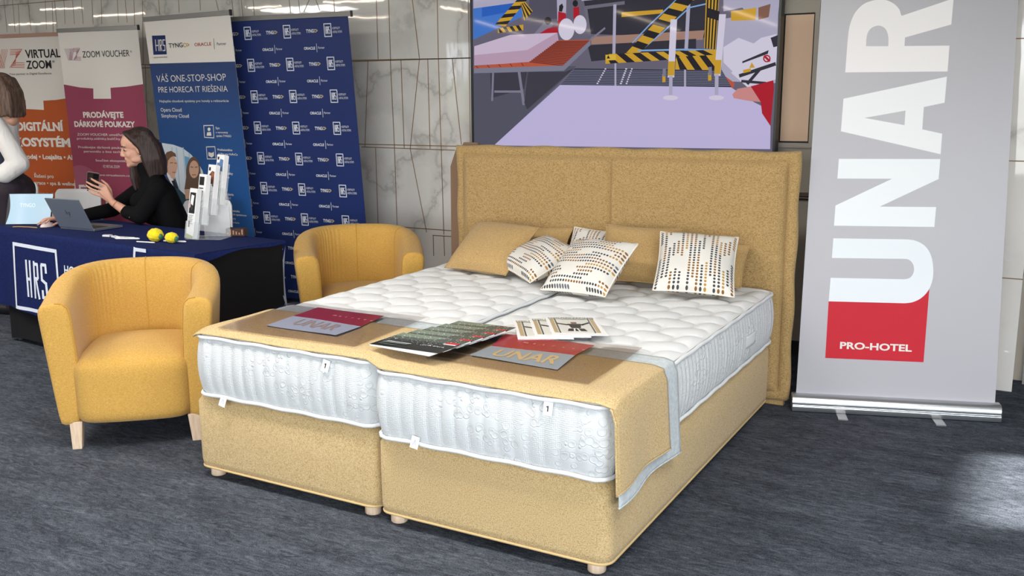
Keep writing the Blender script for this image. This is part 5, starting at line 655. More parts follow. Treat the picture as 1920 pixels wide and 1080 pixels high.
# ================================================================== armchairs
def make_armchair(label):
    t = thing('armchair', label, 'armchair', (0, 0, 0), 0, None)
    # plan of the outer shell, from the front of one arm round the back to the other
    pl = []
    for k in range(10): pl.append((-0.365 - 0.012 * sin(pi * k / 9 * 0.5), -0.02 + 0.24 * k / 10))
    for k in range(89):
        a = pi - pi * k / 88; c, s = cos(a), sin(a)
        pl.append((0.377 * (abs(c) ** 0.8) * (1 if c > 0 else -1), 0.22 + 0.42 * abs(s) ** 0.8))
    for k in range(9, -1, -1): pl.append((0.365 + 0.012 * sin(pi * k / 9 * 0.5), -0.02 + 0.24 * k / 10))
    n = len(pl); D = [0.0]
    for a, b in zip(pl, pl[1:]): D.append(D[-1] + math.hypot(b[0] - a[0], b[1] - a[1]))
    def sect(i, sh=0.0):
        a = pl[max(0, i - 1)]; b = pl[min(n - 1, i + 1)]; d = Vector((b[0] - a[0], b[1] - a[1])).normalized(); nn = Vector((d.y, -d.x))   # points inwards
        s = D[i] / D[-1]; k = sin(pi * min(1, max(0, s))) ; k = k * k * (3 - 2 * k)
        zt = 0.665 + 0.095 * k; wd = 0.135 - 0.02 * k
        P = Vector(pl[i])
        base = [(0.058, 0.112), (0.050, 0.125), (0.028, 0.35), (0.004, zt - 0.08), (0.0, zt - 0.035), (0.010, zt - 0.010), (0.032, zt), (wd * 0.55, zt + 0.006), (wd - 0.03, zt + 0.002), (wd - 0.006, zt - 0.018), (wd + 0.002, zt - 0.06), (wd + 0.012, 0.42), (wd + 0.016, 0.2), (wd + 0.010, 0.112)]
        if 24 < i < 52 and not sh:
            g = 0.0045 * sin(2 * pi * i / 3.0) * sin(pi * (i - 24) / 28); base = [(o + g * w_, z) for (o, z), w_ in zip(base, (0, 0, 0, 0, 0, 0, 0, 0, 0.3, 0.9, 1.0, 0.15, 0, 0))]
        cx = sum(o for o, z in base) / len(base); cz = 0.42
        return [((P + nn * (cx + (o - cx) * (1 - sh)))[0], (P + nn * (cx + (o - cx) * (1 - sh)))[1], cz + (z - cz) * (1 - sh * 0.25)) for o, z in base]
    rings = []
    for sh, dy in ((0.38, -0.022), (0.16, -0.018), (0.05, -0.010)):
        rings.append([(x, y + dy, z) for x, y, z in sect(0, sh)])
    rings += [sect(i) for i in range(n)]
    for sh, dy in ((0.05, -0.010), (0.16, -0.018), (0.38, -0.022)): rings.append([(x, y + dy, z) for x, y, z in sect(n - 1, sh)])
    mb = MB(); m = len(rings[0]); mb.v = [Vector(p) for R in rings for p in R]
    for i in range(len(rings) - 1):
        for k in range(m): mb.f.append([i * m + k, i * m + (k + 1) % m, (i + 1) * m + (k + 1) % m, (i + 1) * m + k]); mb.mi.append(0)
    mb.f.append(list(range(m))[::-1]); mb.mi.append(0); mb.f.append([(len(rings) - 1) * m + k for k in range(m)]); mb.mi.append(0)
    shell = bm_fix(obj('shell', mb, M_YEL, t, True, sub=1))
    # seat block
    mb = MB()
    def se(a, b, c):   # cube coordinates to a soft block
        hx, hy, hz = 0.252, 0.30, 0.148
        L_ = max(abs(a), abs(b), abs(c))
        p = Vector((a, b, c)); q = 8.0
        r = (abs(a) ** q + abs(b) ** q + abs(c) ** q) ** (1 / q); p = p / r if r else p
        y = 0.235 + p.y * hy - (0.016 * (1 - p.x ** 2) if p.y < -0.5 else 0); z = 0.262 + p.z * hz
        if p.z > 0: z += 0.045 * (1 - p.x ** 2) * (1 - ((p.y + 0.1) ** 2)) * p.z
        return (p.x * hx, y, z)
    N_ = 14
    for ax in range(3):
        for sg in (-1, 1):
            def fn(u, v, ax=ax, sg=sg):
                c = [0, 0, 0]; c[ax] = sg; c[(ax + 1) % 3] = (2 * u - 1) * sg; c[(ax + 2) % 3] = 2 * v - 1; return se(*c)
            mb.grid(fn, N_, N_)
    bm_fix(obj('seat', mb, M_YEL, t, True))
    for i in (25, n // 2, n - 26):
        s_ = [Vector(p) for p in sect(i)]; pts = []
        for a, b in zip(s_[7:12], s_[8:13]): pts += [a.lerp(b, k / 4) for k in range(4)]
        mb = MB(); mb.tube([p + (Vector((0, 0.15, p.z)) - p).normalized() * 0.0005 for p in pts], 0.0022, 5); obj('seam', mb, M_SEAM, shell, True)
    for i in (0, n - 1):
        s_ = [Vector(p) for p in sect(i, 0.05)]; pts = []
        for a, b in zip(s_[7:12], s_[8:13]): pts += [a.lerp(b, k / 4) for k in range(4)]
        mb = MB(); mb.tube([p + Vector((0, -0.012, 0)) for p in pts], 0.0018, 5); obj('seam', mb, M_SEAM, shell, True)
    for sx, y in ((-0.25, 0.0), (0.25, 0.0), (-0.22, 0.46), (0.22, 0.46)):
        mb = MB(); a, b = 0.027, 0.020; dx = 0.006 * (1 if sx > 0 else -1)
        mb.add([(sx + dx - b, y - b, 0), (sx + dx + b, y - b, 0), (sx + dx + b, y + b, 0), (sx + dx - b, y + b, 0), (sx - a, y - a, 0.13), (sx + a, y - a, 0.13), (sx + a, y + a, 0.13), (sx - a, y + a, 0.13)], [(0, 3, 2, 1), (4, 5, 6, 7), (0, 1, 5, 4), (1, 2, 6, 5), (2, 3, 7, 6), (3, 0, 4, 7)])
        obj('leg', mb, M_WOOD, t, bevel=0.003)
    return t
def bm_fix(o):
    bm = bmesh.new(); bm.from_mesh(o.data); bmesh.ops.remove_doubles(bm, verts=bm.verts, dist=0.0006); bmesh.ops.recalc_face_normals(bm, faces=bm.faces)
    for f in bm.faces: f.smooth = True
    bm.to_mesh(o.data); bm.free(); return o
ch = make_armchair('mustard yellow tub armchair in front of the navy table')
ch.location = (-0.574, 0.147, 0); ch.rotation_euler = (0, 0, rad(41.15)); ch['group'] = 'mustard tub armchairs'
dup(ch, (-0.45, 1.64, 0), rad(40.5), 'mustard yellow tub armchair standing behind the left mattress', 'mustard tub armchairs')

# ================================================================== roll-up banners
PAL = dict(white=(222, 216, 208), orange=(178, 86, 44), red=(190, 92, 72), black=(40, 38, 40), peach=(204, 138, 104), plum=(146, 66, 88), plumlight=(160, 88, 108), pinkish=(166, 124, 140), woodbrown=(130, 84, 62),
           hrsblue=(30, 68, 124), navy=(30, 44, 92), gold=(190, 150, 80), oraclered=(170, 72, 60), grey=(90, 90, 92), photoglass=(206, 216, 224), photopane=(170, 190, 206), photoblue=(110, 165, 205), suit=(66, 72, 88), suitdark=(36, 40, 52), shirt=(226, 226, 230), skinp=(206, 164, 140), hairp=(112, 84, 64), hairw=(104, 82, 68), lipp=(160, 100, 92), suitteal=(44, 68, 82), bwhite=(214, 218, 226))
def banner(label, O, yaw, lean, u0, u1, vtop, sheet_col, polys, texts, rail, base, foot_kind, vbot=0.07, shear=0.0, taper=0.0):
    t = thing('roll_up_banner', label, 'banner', O, rad(yaw))
    L = Matrix.Rotation(rad(lean), 4, 'X')                                # local: x along, z up the sheet, -y to the viewer
    M = L @ Matrix(((1, 0, 0, 0), (0, 0, -1, 0), (0, 1, 0, 0), (0, 0, 0, 1)))     # (u, v, out)
    mb = MB(); W = 40; H = 40
    def sh(u, v):
        a = u0 + (u1 - u0) * u; b = vbot + (vtop - vbot) * v
        return M @ Vector((a + shear * b - taper * (u - 0.5) * b, b, 0))
    mb.grid(sh, 4, 4); mb.grid(lambda u, v: sh(1 - u, v) + Vector((0, 0.0012, 0)), 4, 4)
    sheet_o = obj('sheet', mb, sheet_col, t)
    if polys or texts: flat_print('print', sheet_o, M, polys, texts, (u0, u1, vbot, vtop), PAL, 0.0002)
    mb = MB(); mb.box(u0 - 0.004, u1 + 0.004, -0.010, 0.012, vtop - 0.006, vtop + 0.026, 0, L @ Matrix.Translation((shear * vtop, 0, 0))); mb.box(u1 + 0.004, u1 + 0.010, -0.012, 0.014, vtop - 0.01, vtop + 0.03, 1, L @ Matrix.Translation((shear * vtop, 0, 0)))
    obj('top_rail', mb, [rail, M_DARK], t, bevel=0.002)
    mb = MB(); mb.tube([L @ Vector(((u0 + u1) / 2, 0.03, 0.05)), L @ Vector(((u0 + u1) / 2, 0.016, vtop))], 0.008, 8); obj('pole', mb, M_ALU, t, True)
    mb = MB()
    if foot_kind == 'silver':
        prof = [(-0.045, 0.004), (-0.05, 0.02), (-0.05, 0.032), (-0.044, 0.036), (-0.046, 0.044), (-0.040, 0.07), (-0.022, 0.084), (0.02, 0.084), (0.045, 0.06), (0.05, 0.02), (0.045, 0.004)]
    else:
        prof = [(-0.062, 0.004), (-0.075, 0.03), (-0.066, 0.06), (-0.04, 0.082), (0.0, 0.088), (0.04, 0.082), (0.066, 0.06), (0.075, 0.03), (0.062, 0.004)]
    k = len(prof); x0, x1 = u0 - 0.02, u1 + 0.02
    mb.add([(x0, y + 0.0, z) for y, z in prof] + [(x1, y + 0.0, z) for y, z in prof], [list(range(k)), list(range(k, 2 * k))[::-1]] + [[i, k + i, k + (i + 1) % k, (i + 1) % k] for i in range(k)])
    cas = obj('cassette', mb, base, t, bevel=0.004)
    for fx in ((u0 + (u1 - u0) * 0.23), (u0 + (u1 - u0) * 0.71)):
        mb = MB()
        if foot_kind == 'silver': mb.box(fx - 0.022, fx + 0.022, -0.135, 0.10, 0.0, 0.005)
        else: mb.lathe([(0.0, 0.0), (0.13, 0.0), (0.12, 0.04), (0.07, 0.075), (0.0, 0.082)], (fx - 0.14, -0.02, 0), 24)
        obj('foot', mb, base if foot_kind != 'silver' else M_ALU, cas, foot_kind != 'silver')
    return t
def sheet_mat(name, c, rough=0.45, wav=0.06, scale=5.0):
    m = mat(name, c, rough, spec=0.35); nt, N, L, b = nodes(m)
    w = N('ShaderNodeTexNoise', Scale=scale, Detail=1.0); L(coords(N, L, (1, 1, 0.5)), w.inputs['Vector']); bump(N, L, b, w.outputs[0], wav, 0.03); return m
M_SHW = sheet_mat('warm_white_banner_sheet', (222, 216, 208))
M_SHB = sheet_mat('navy_banner_sheet', (33, 48, 100), 0.4, 0.12, 6.0)
M_SHG = sheet_mat('grey_banner_sheet', (172, 170, 174), 0.32, 0.16, 3.0)
banner('orange and white roll-up banner at the far left, behind the standing person', (-4.80, 2.92, 0), 7.5, 1.5, -0.657, 0.193, 2.085, M_SHW, P_ORANGE, T_ORANGE, mat('pink_rail', (176, 138, 122), 0.4), M_ALU, 'silver')
banner('plum and white roll-up banner behind the seated person', (-3.42, 2.80, 0), 7.5, 1.5, -0.862, -0.03, 2.085, M_SHW, P_PLUM, T_PLUM, M_ALU, M_ALU, 'silver')
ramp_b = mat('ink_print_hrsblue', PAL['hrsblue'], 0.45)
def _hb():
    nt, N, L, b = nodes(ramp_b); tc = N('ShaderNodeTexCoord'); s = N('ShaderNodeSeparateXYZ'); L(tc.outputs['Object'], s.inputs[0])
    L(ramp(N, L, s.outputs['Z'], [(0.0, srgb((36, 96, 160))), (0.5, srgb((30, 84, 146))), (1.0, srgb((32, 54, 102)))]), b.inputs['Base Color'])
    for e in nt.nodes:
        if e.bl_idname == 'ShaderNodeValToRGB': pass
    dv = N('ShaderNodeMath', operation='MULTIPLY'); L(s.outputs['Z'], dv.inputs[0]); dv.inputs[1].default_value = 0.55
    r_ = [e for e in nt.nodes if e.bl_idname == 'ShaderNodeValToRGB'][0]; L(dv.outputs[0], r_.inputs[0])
_hb()
P_HRS.insert(1, ('white', [(-0.6, 0.0), (0.6, 0.0), (0.6, 0.20), (-0.6, 0.22)]))
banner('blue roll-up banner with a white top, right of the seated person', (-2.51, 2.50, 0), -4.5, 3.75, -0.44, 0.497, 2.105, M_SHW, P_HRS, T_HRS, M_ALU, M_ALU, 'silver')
# wide navy backdrop with the repeated logos
P_BD, T_BD = [], []
for r in range(9):
    v = 1.987 - 0.2165 * r
    for c in range(3):
        u = -0.398 + 0.3285 * c + (0.0025 * r if c == 2 else 0)
        a, b = 0.027, 0.041
        P_BD.append(('bwhite|0.006', [(u - a, v - b), (u + a, v - b), (u + a, v + b), (u - a, v + b), (u - a, v - b)]))
        for (p, q) in (((-16, -22), (-16, 22)), ((-8, -22), (-8, 22)), ((-16, 0), (-8, 0)), ((-4, -22), (-4, 22)), ((-4, 21), (4, 21)), ((4, 21), (4, 2)), ((-4, 1), (4, 1)), ((0, 0), (5, -22)), ((8, 21), (16, 21)), ((8, 21), (8, 2)), ((8, 1), (16, 1)), ((16, 1), (16, -21)), ((8, -21), (16, -21))):
            P_BD.append(('bwhite|0.0042', [(u + p[0] / 1000, v + p[1] / 1000), (u + q[0] / 1000, v + q[1] / 1000)]))
        T_BD.append(('HOSPITALITY', u + 0.038, v + 0.004, 0.060, 0.015, 'bwhite', 0.0)); T_BD.append(('& RETAIL SYSTEMS', u + 0.038, v - 0.020, 0.074, 0.015, 'bwhite', 0.0))
    for c in range(-1, 2):
        u = -0.24 + 0.3275 * c
        T_BD.append(('TYNG', u, v - 0.012, 0.062, 0.023, 'bwhite', 0.03)); T_BD.append(('O', u + 0.064, v - 0.012, 0.019, 0.023, 'goldlt', 0.02)); P_BD.append(('goldlt|0.003', [(u + 0.082, v + 0.007), (u + 0.091, v), (u + 0.082, v - 0.007)]))
    for c in range(-1, 2):
        u = -0.285 + 0.343 * c + 0.001 * r
        T_BD.append(('ORACLE', u, v - 0.122, 0.090, 0.018, 'bwhite', 0.03)); P_BD.append(('bwhite|0.003', [(u + 0.102, v - 0.14), (u + 0.102, v - 0.085)])); T_BD.append(('Partner', u + 0.114, v - 0.119, 0.052, 0.016, 'bwhite', 0.0))
PAL['goldlt'] = (206, 190, 150)
T_BD = [x for x in T_BD if x[1] > -0.60 and x[2] > 0.09]; P_BD = [x for x in P_BD if min(q[0] for q in x[1]) > -0.60 and min(q[1] for q in x[1]) > 0.09]
banner('wide navy roll-up backdrop covered with repeated white logos', (-1.63, 2.66, 0), 6.0, 4.5, -0.61, 0.445, 2.075, M_SHB, P_BD, T_BD, M_ALU, M_GLOSSBLACK, 'black', taper=0.02)
PAL.update(R=(232, 228, 226), A=(230, 230, 230), N=(228, 231, 232), U=(222, 227, 230), Rh=(172, 170, 174), Ah=(172, 170, 174)); PAL['red_u'] = (190, 32, 46)
mat('ink_print_Rh', PAL['Rh'], 0.32); mat('ink_print_Ah', PAL['Ah'], 0.32)
def curved(P, i0, i1, m=6):     # Catmull-Rom through the measured points of a rounded stroke
    out = list(P[:i0 + 1])
    for i in range(i0, i1):
        q = [P[max(0, i - 1)], P[i], P[i + 1], P[min(len(P) - 1, i + 2)]]
        L_ = math.dist(P[i], P[i + 1])
        for j, near in ((0, 1), (3, 2)):        # straight neighbours only lend their direction
            d_ = math.dist(q[j], q[near])
            if d_ > 1e-9: q[j] = tuple(n_ + (o_ - n_) * L_ / d_ for n_, o_ in zip(q[near], q[j]))
        for k in range(1, m + 1):
            t_ = k / m; w = (-.5 * t_ + t_ ** 2 - .5 * t_ ** 3, 1 - 2.5 * t_ ** 2 + 1.5 * t_ ** 3, .5 * t_ + 2 * t_ ** 2 - 1.5 * t_ ** 3, -.5 * t_ ** 2 + .5 * t_ ** 3)
            out.append((sum(a * p[0] for a, p in zip(w, q)), sum(a * p[1] for a, p in zip(w, q))))
    return out + list(P[i1 + 1:])
RANGES = {'U': ((13, 19), (1, 10)), 'R': ((1, 11),), 'Rh': ((1, 7),)}
for k, (nm, q) in enumerate(P_UNAR):
    for i0, i1 in RANGES.get(nm, ()): q = curved(q, i0, i1)
    P_UNAR[k] = (nm, q)
P_UNAR = [('red_u' if c == 'red' else c, q) for c, q in P_UNAR]; P_UNAR.sort(key=lambda e: e[0] != 'red_u')
banner('tall grey roll-up banner with huge white upward letters, right of the bed', (2.3636, 2.1711, 0), 17.77, -5.0, -0.459, 0.459, 2.08, M_SHG, P_UNAR, T_UNAR, M_ALU, M_SILVER, 'silver', taper=0.028, shear=0.0045)

# ================================================================== screen on the wall
t = thing('television', 'very large flat television on the wall above the headboard, showing a mattress factory', 'television', (0.51, 3.04, 1.19))
mb = MB(); mb.box(-0.514, 1.534, 2.985, 3.05, 1.180, 2.345); obj('housing', mb, mat('screen_housing', (24, 25, 27), 0.4), t, False, True, bevel=0.004)
mb = MB(); mb.box(-0.3, 1.3, 3.05, 3.1, 1.4, 2.1); obj('wall_bracket', mb, M_DARK, t, False, True)
mb = MB(); mb.box(-0.514, 1.534, 2.972, 2.985, 1.180, 1.201); mb.box(-0.514, -0.500, 2.972, 2.985, 1.201, 2.345); mb.box(1.520, 1.534, 2.972, 2.985, 1.201, 2.345); mb.box(-0.514, 1.534, 2.972, 2.985, 2.33, 2.345); mb.box(1.30, 1.36, 2.970, 2.985, 1.172, 1.181, 0)
obj('bezel', mb, mat('screen_bezel', (44, 48, 50), 0.35), t, False, True)
TVP = dict(bg=(104, 100, 118), floor=(84, 84, 100), blue=(66, 120, 204), blue2=(40, 96, 190), lgrey=(176, 172, 196), dgrey=(82, 80, 96), dgrey2=(62, 60, 72), dark=(50, 48, 58), tan=(166, 130, 116), grey=(110, 108, 122), mgrey=(128, 126, 146), yellow=(206, 160, 44), yellowlt=(222, 184, 60), white=(214, 208, 228), brown=(130, 92, 76), red=(176, 24, 42), orange=(188, 88, 62), orangedark=(128, 54, 42), black=(34, 32, 38), mattop=(206, 188, 212), matside=(188, 158, 182), rollers=(50, 50, 66), rollerline=(104, 106, 128), skyb=(130, 170, 220), fabric=(196, 186, 226), fabriclt=(202, 194, 232), fabricdk=(178, 168, 214), skin=(206, 140, 138))
Mt = Matrix(((1, 0, 0, 0.5 - 0.51), (0, 0, -1, 2.983 - 3.04), (0, 1, 0, 1.2 - 1.19), (0, 0, 0, 1)))
EXTRA = [('floor', [(-1, 0), (-0.2, 0), (0.0, 0.35), (-1, 0.45)])]
def tv_print():
    o = flat_print('picture', t, Mt, [('bg', [(-1, 0), (1.02, 0), (1.02, 1.13), (-1, 1.13)])] + P_TV, [], (-1.0, 1.02, 0.001, 1.13), TVP, 0.00006, 0.12, emit=0.78)
    for m in o.data.materials: 
        b = m.node_tree.nodes['Principled BSDF']; b.inputs['Base Color'].default_value = (0.01, 0.01, 0.012, 1); b.inputs['Roughness'].default_value = 0.04
tv_print()

# ================================================================== table with its cloth
TX = Vector((0.9942, -0.1077, 0)); TY = Vector((0.1077, 0.9942, 0))
T0 = Vector((-1.905, 0.955, 0)); TROT = math.atan2(TX.y, TX.x)
t = thing('folding_table', 'long table under a black stretch cover, left behind the armchairs', 'table', tuple(T0 + TY * 0.3), TROT)
mb = MB(); mb.box(-0.96, 0.96, -0.25, 0.27, 0.700, 0.738); obj('tabletop', mb, M_WPLAST, t, bevel=0.006)
mb = MB()
def cov(u, v):
    P = rrect(-1.003, 1.003, -0.292, 0.312, 0.03, 3); n = len(P); i = int(round(u * n)) % n; x, y = P[i]
    k = sin(pi * v); s = 1 - (0.05 * k) * (1 - min(1, min(abs(abs(x) - 1.0), 9) * 0)) * 0
    ax = abs(x) / 1.003; ay = abs(y - 0.01) / 0.302
    pinch = 0.03 * k
    return (x - (pinch if x > 0 else -pinch) * (1 - min(1, ay) ** 4) * (ax > 0.98), y - (pinch * 1.2 if y > 0 else -pinch * 1.2) * (1 - ax ** 6) * (ay > 0.95), 0.74 * (1 - v) + 0.012 * v + (0.10 * (1 - ax ** 8) * v ** 4 if ay > 0.95 else 0.08 * (1 - ay ** 6) * v ** 4))
P_ = rrect(-1.003, 1.003, -0.292, 0.312, 0.03, 3)
PP = []
for a, b in zip(P_, P_[1:] + P_[:1]):
    m_ = max(1, int(math.hypot(b[0] - a[0], b[1] - a[1]) / 0.06)); PP += [(a[0] + (b[0] - a[0]) * k / m_, a[1] + (b[1] - a[1]) * k / m_) for k in range(m_)]
def cov2(u, v):
    n = len(PP); x, y = PP[int(round(u * n)) % n]; k = sin(pi * v); ax = min(1, abs(x) / 1.003); ay = min(1, abs(y - 0.01) / 0.302)
    px = 0.035 * k * (1 - ay ** 4) * (1 if x > 0 else -1) if ax > 0.97 else 0.0
    py = 0.03 * k * (1 - ax ** 8) * (1 if y > 0.01 else -1) if ay > 0.9 else 0.0
    arch = (0.025 * (1 - ax ** 10) if ay > 0.9 else 0.05 * (1 - ay ** 6)) * v ** 3
    return (x - px, y - py, 0.741 - 0.731 * v + arch)
mb.grid(cov2, len(PP), 12, closeu=True)
keep = [k for k, f in enumerate(mb.f) if not all(mb.v[i].y > 0.29 for i in f)]; mb.f = [mb.f[k] for k in keep]; mb.mi = [0] * len(mb.f)   # open at the back; mb.add([(-1.0, -0.29, 0.7405), (1.0, -0.29, 0.7405), (1.0, 0.31, 0.7405), (-1.0, 0.31, 0.7405)], [(0, 1, 2, 3)])
obj('stretch_cover', mb, M_STRETCH, t, True)
mb = MB()
mb.grid(lambda u, v: (1.006 + 0.004 - 0.022 * sin(pi * v), 0.30 + 0.010 - 0.03 * u * sin(pi * v) ** 1.5, 0.715 - 0.42 * v), 4, 16); obj('cover_edge', mb, mat('pale_cover_edge', (150, 158, 176), 0.6), t, True)
for sx in (-0.95, 0.95):
    for sy in (-0.25, 0.27):
        mb = MB(); mb.tube([(sx, sy, 0.0), (sx, sy, 0.70)], 0.014, 8); obj('leg', mb, M_ALU, t, True)
t = thing('tablecloth', 'navy tablecloth with a white framed logo, over the long table', 'tablecloth', tuple(T0 + TY * 0.3 + Vector((0, 0, 0.742))), TROT)
def cloth(u, v):
    x = -1.10 + 2.115 * u; L_ = [(0.305, 0.742), (-0.285, 0.744), (-0.300, 0.741), (-0.309, 0.728), (-0.318, 0.5), (-0.326, 0.225)]
    D = [0.0]
    for a, b in zip(L_, L_[1:]): D.append(D[-1] + math.hypot(b[0] - a[0], b[1] - a[1]))
    s = v * D[-1]
    for i in range(5):
        if s <= D[i + 1] + 1e-9:
            f = (s - D[i]) / (D[i + 1] - D[i]); y = L_[i][0] + (L_[i + 1][0] - L_[i][0]) * f; z = L_[i][1] + (L_[i + 1][1] - L_[i][1]) * f; break
    k = max(0, (0.72 - z) / 0.5)
    y -= k * (0.010 + 0.012 * sin(x * 9 + 1.0) + 0.006 * sin(x * 23)); z -= 0.02 * k * sin(x * 4 + 2)
    return Vector((x, y, z - 0.742))
mb = MB(); mb.grid(cloth, 120, 44)
mb.grid(lambda u, v: (1.015 + 0.008 * v, 0.305 - 0.61 * u, -0.0005 - v * (0.012 + 0.035 * u ** 3 + 0.008 * sin(u * 9))), 40, 4)
obj('cloth', mb, M_NAVY, t, True)
mb = MB()
def onfront(u, zz):   # u along the front, zz height: point on the hanging front, a hair proud
    best = None
    k = max(0, (0.72 - zz) / 0.5); L_ = [(-0.309, 0.728), (-0.318, 0.5), (-0.326, 0.225)]
    zq = min(max(zz, 0.225), 0.728); y = -0.309 + (-0.318 + 0.309) * min(1, (0.728 - zq) / 0.228) + (-0.008) * max(0, (0.5 - zq) / 0.275)
    return Vector((u, y - k * (0.010 + 0.012 * sin(u * 9 + 1.0) + 0.006 * sin(u * 23)) - 0.0035, zz - 0.742))
def stroke(a, b, w):
    a = Vector(a); b = Vector(b); m_ = max(1, int((b - a).length / 0.02)); d = (b - a).normalized(); n_ = Vector((-d.y, d.x)) * w / 2; e = d * w * 0.4
    pts = [a - e + (b - a + 2 * e) * k / m_ for k in range(m_ + 1)]
    for p, q in zip(pts, pts[1:]): mb.add([onfront(*(p + n_)), onfront(*(p - n_)), onfront(*(q - n_)), onfront(*(q + n_))], [(0, 1, 2, 3)])
for a, b in (((-0.78, 0.655), (-0.303, 0.648)), ((-0.303, 0.648), (-0.297, 0.265)), ((-0.768, 0.258), (-0.297, 0.262)), ((-0.78, 0.655), (-0.768, 0.258))): stroke(a, b, 0.022)
for a, b in (((-0.638, 0.56), (-0.625, 0.345)), ((-0.597, 0.56), (-0.588, 0.345)), ((-0.63, 0.45), (-0.592, 0.45)), ((-0.548, 0.56), (-0.540, 0.345)), ((-0.548, 0.55), (-0.51, 0.55)), ((-0.508, 0.545), (-0.503, 0.47)), ((-0.545, 0.462), (-0.508, 0.462)), ((-0.525, 0.455), (-0.494, 0.345)), ((-0.462, 0.553), (-0.424, 0.553)), ((-0.465, 0.545), (-0.462, 0.47)), ((-0.462, 0.46), (-0.424, 0.44)), ((-0.424, 0.44), (-0.418, 0.36)), ((-0.455, 0.352), (-0.42, 0.352)), ((-0.422, 0.55), (-0.420, 0.51)), ((-0.458, 0.39), (-0.456, 0.355))): stroke(a, b, 0.019)
for a, b in (((0.502, 0.762 - 0.03), (0.494, 0.690)), ((0.502, 0.728), (0.597, 0.728))): stroke(a, b, 0.02)
vs, fs = glyphs('HOSPITALITY', 0.02); mb.add([onfront(-0.22 + x * 0.075, 0.52 + y * 0.075) for x, y in vs], fs); vs, fs = glyphs('& RETAIL SYSTEMS', 0.02); mb.add([onfront(-0.22 + x * 0.075, 0.40 + y * 0.075) for x, y in vs], fs)
obj('logo', mb, mat('white_cloth_print', (214, 220, 232), 0.7), t)
ZTB = 0.7445
def tp(u, w, z=ZTB): p = T0 + TX * u + TY * (w + 0.3); return Vector((p.x, p.y, z))
# laptop
t = thing('laptop', 'open grey laptop with its back to the viewer, in front of the seated person', 'laptop', (-2.29, 1.30, ZTB))
A, B = Vector((-2.435, 1.182, 0.755)), Vector((-2.138, 1.190, 0.755)); X_ = (B - A).normalized(); Y_ = Vector((-X_.y, X_.x, 0)); 
mb = MB(); Mb = Matrix(((X_.x, Y_.x, 0, A.x), (X_.y, Y_.y, 0, A.y), (0, 0, 1, ZTB), (0, 0, 0, 1)))
mb.box(0, 0.305, 0.0, 0.215, 0.001, 0.016, 0, Mb); lbase = obj('base', mb, M_SILVER, t, False, True, bevel=0.002)
mb = MB(); mb.box(0.015, 0.29, 0.02, 0.12, 0.0162, 0.0175, 0, Mb); mb.box(0.10, 0.205, 0.135, 0.20, 0.0162, 0.0168, 1, Mb); obj('keyboard', mb, [M_DARK, M_ALU], lbase, False, True)
La = Mb @ Matrix.Translation((0, 0.0, 0.017)) @ Matrix.Rotation(rad(25), 4, 'X')
mb = MB(); mb.box(0, 0.305, -0.007, 0.0, 0.0, 0.205, 0, La); lid = obj('lid', mb, mat('laptop_grey', (120, 128, 140), 0.4, 0.35), t, False, True, bevel=0.002)
mb = MB(); mb.box(0.008, 0.297, 0.0, 0.0012, 0.012, 0.197, 0, La); obj('screen', mb, M_GLOSSBLACK, lid, False, True)
mb = MB(); Ll = La @ Matrix.Translation((0.1525, -0.0074, 0.105)) @ Matrix.Rotation(pi / 2, 4, 'X')
for a, b in (((-13, 24), (-19, -6)), ((-15, 8), (-6, 8)), ((-6, 8), (-9, -6)), ((7, 8), (1, -24)), ((7, 8), (17, 8)), ((17, 8), (14, -7)), ((4, -7), (14, -7))):
    a = Vector((a[0], a[1], 0)) / 1000; b = Vector((b[0], b[1], 0)) / 1000; d = (b - a).normalized() * 0.0018; n_ = Vector((-d.y, d.x, 0))
    mb.add([Ll @ p for p in (a + n_ - d, a - n_ - d, b - n_ + d, b + n_ + d)], [(0, 1, 2, 3)])
obj('logo', mb, M_BLACK, lid, False, True)
# light blue display
t = thing('display_board', 'glossy pale blue board with faint lettering on the table, left of the laptop', 'display board', (-2.77, 1.17, ZTB))
A = Vector((-2.925, 1.135, ZTB)); B = Vector((-2.66, 1.275, ZTB)); X_ = (B - A).normalized(); Y_ = Vector((-X_.y, X_.x, 0)); Mb = Matrix(((X_.x, Y_.x, 0, A.x), (X_.y, Y_.y, 0, A.y), (0, 0, 1, ZTB), (0, 0, 0, 1))) @ Matrix.Rotation(rad(-14), 4, 'X')
mb = MB(); N_ = 16; Pl = [(0.0, 0), (0.295, 0), (0.305, 0.205), (0.02, 0.205)]; M2 = Mb @ Matrix(((1, 0, 0, 0), (0, 0, 1, 0), (0, 1, 0, 0), (0, 0, 0, 1)))
mb.prism(Pl, 0.0, 0.014, 0, M2); obj('backing', mb, M_DARK, t, False, True, bevel=0.002)
mb = MB(); mb.grid(lambda u, v: tuple(M2 @ Vector(((0.006 + 0.02 * v) + 0.016 * sin(pi * v) + (0.29 - 0.012 * 0 - 0.016 * sin(pi * v)) * u * 0.985, 0.006 + 0.195 * v, -0.002 - 0.006 * sin(pi * u)))), 16, 10)
obj('panel', mb, mat('pale_blue_gloss', (176, 204, 222), 0.15), t, True, True)
mb = MB(); text_on(mb, 'TYNGO', 0.10, 0.026, M2 @ Matrix(((1, 0, 0, 0.10), (0, 1, 0, 0.115), (0, 0, -1, -0.0085), (0, 0, 0, 1))), 0, 0.01); obj('lettering', mb, mat('pale_print', (222, 234, 240), 0.5), t, False, True)
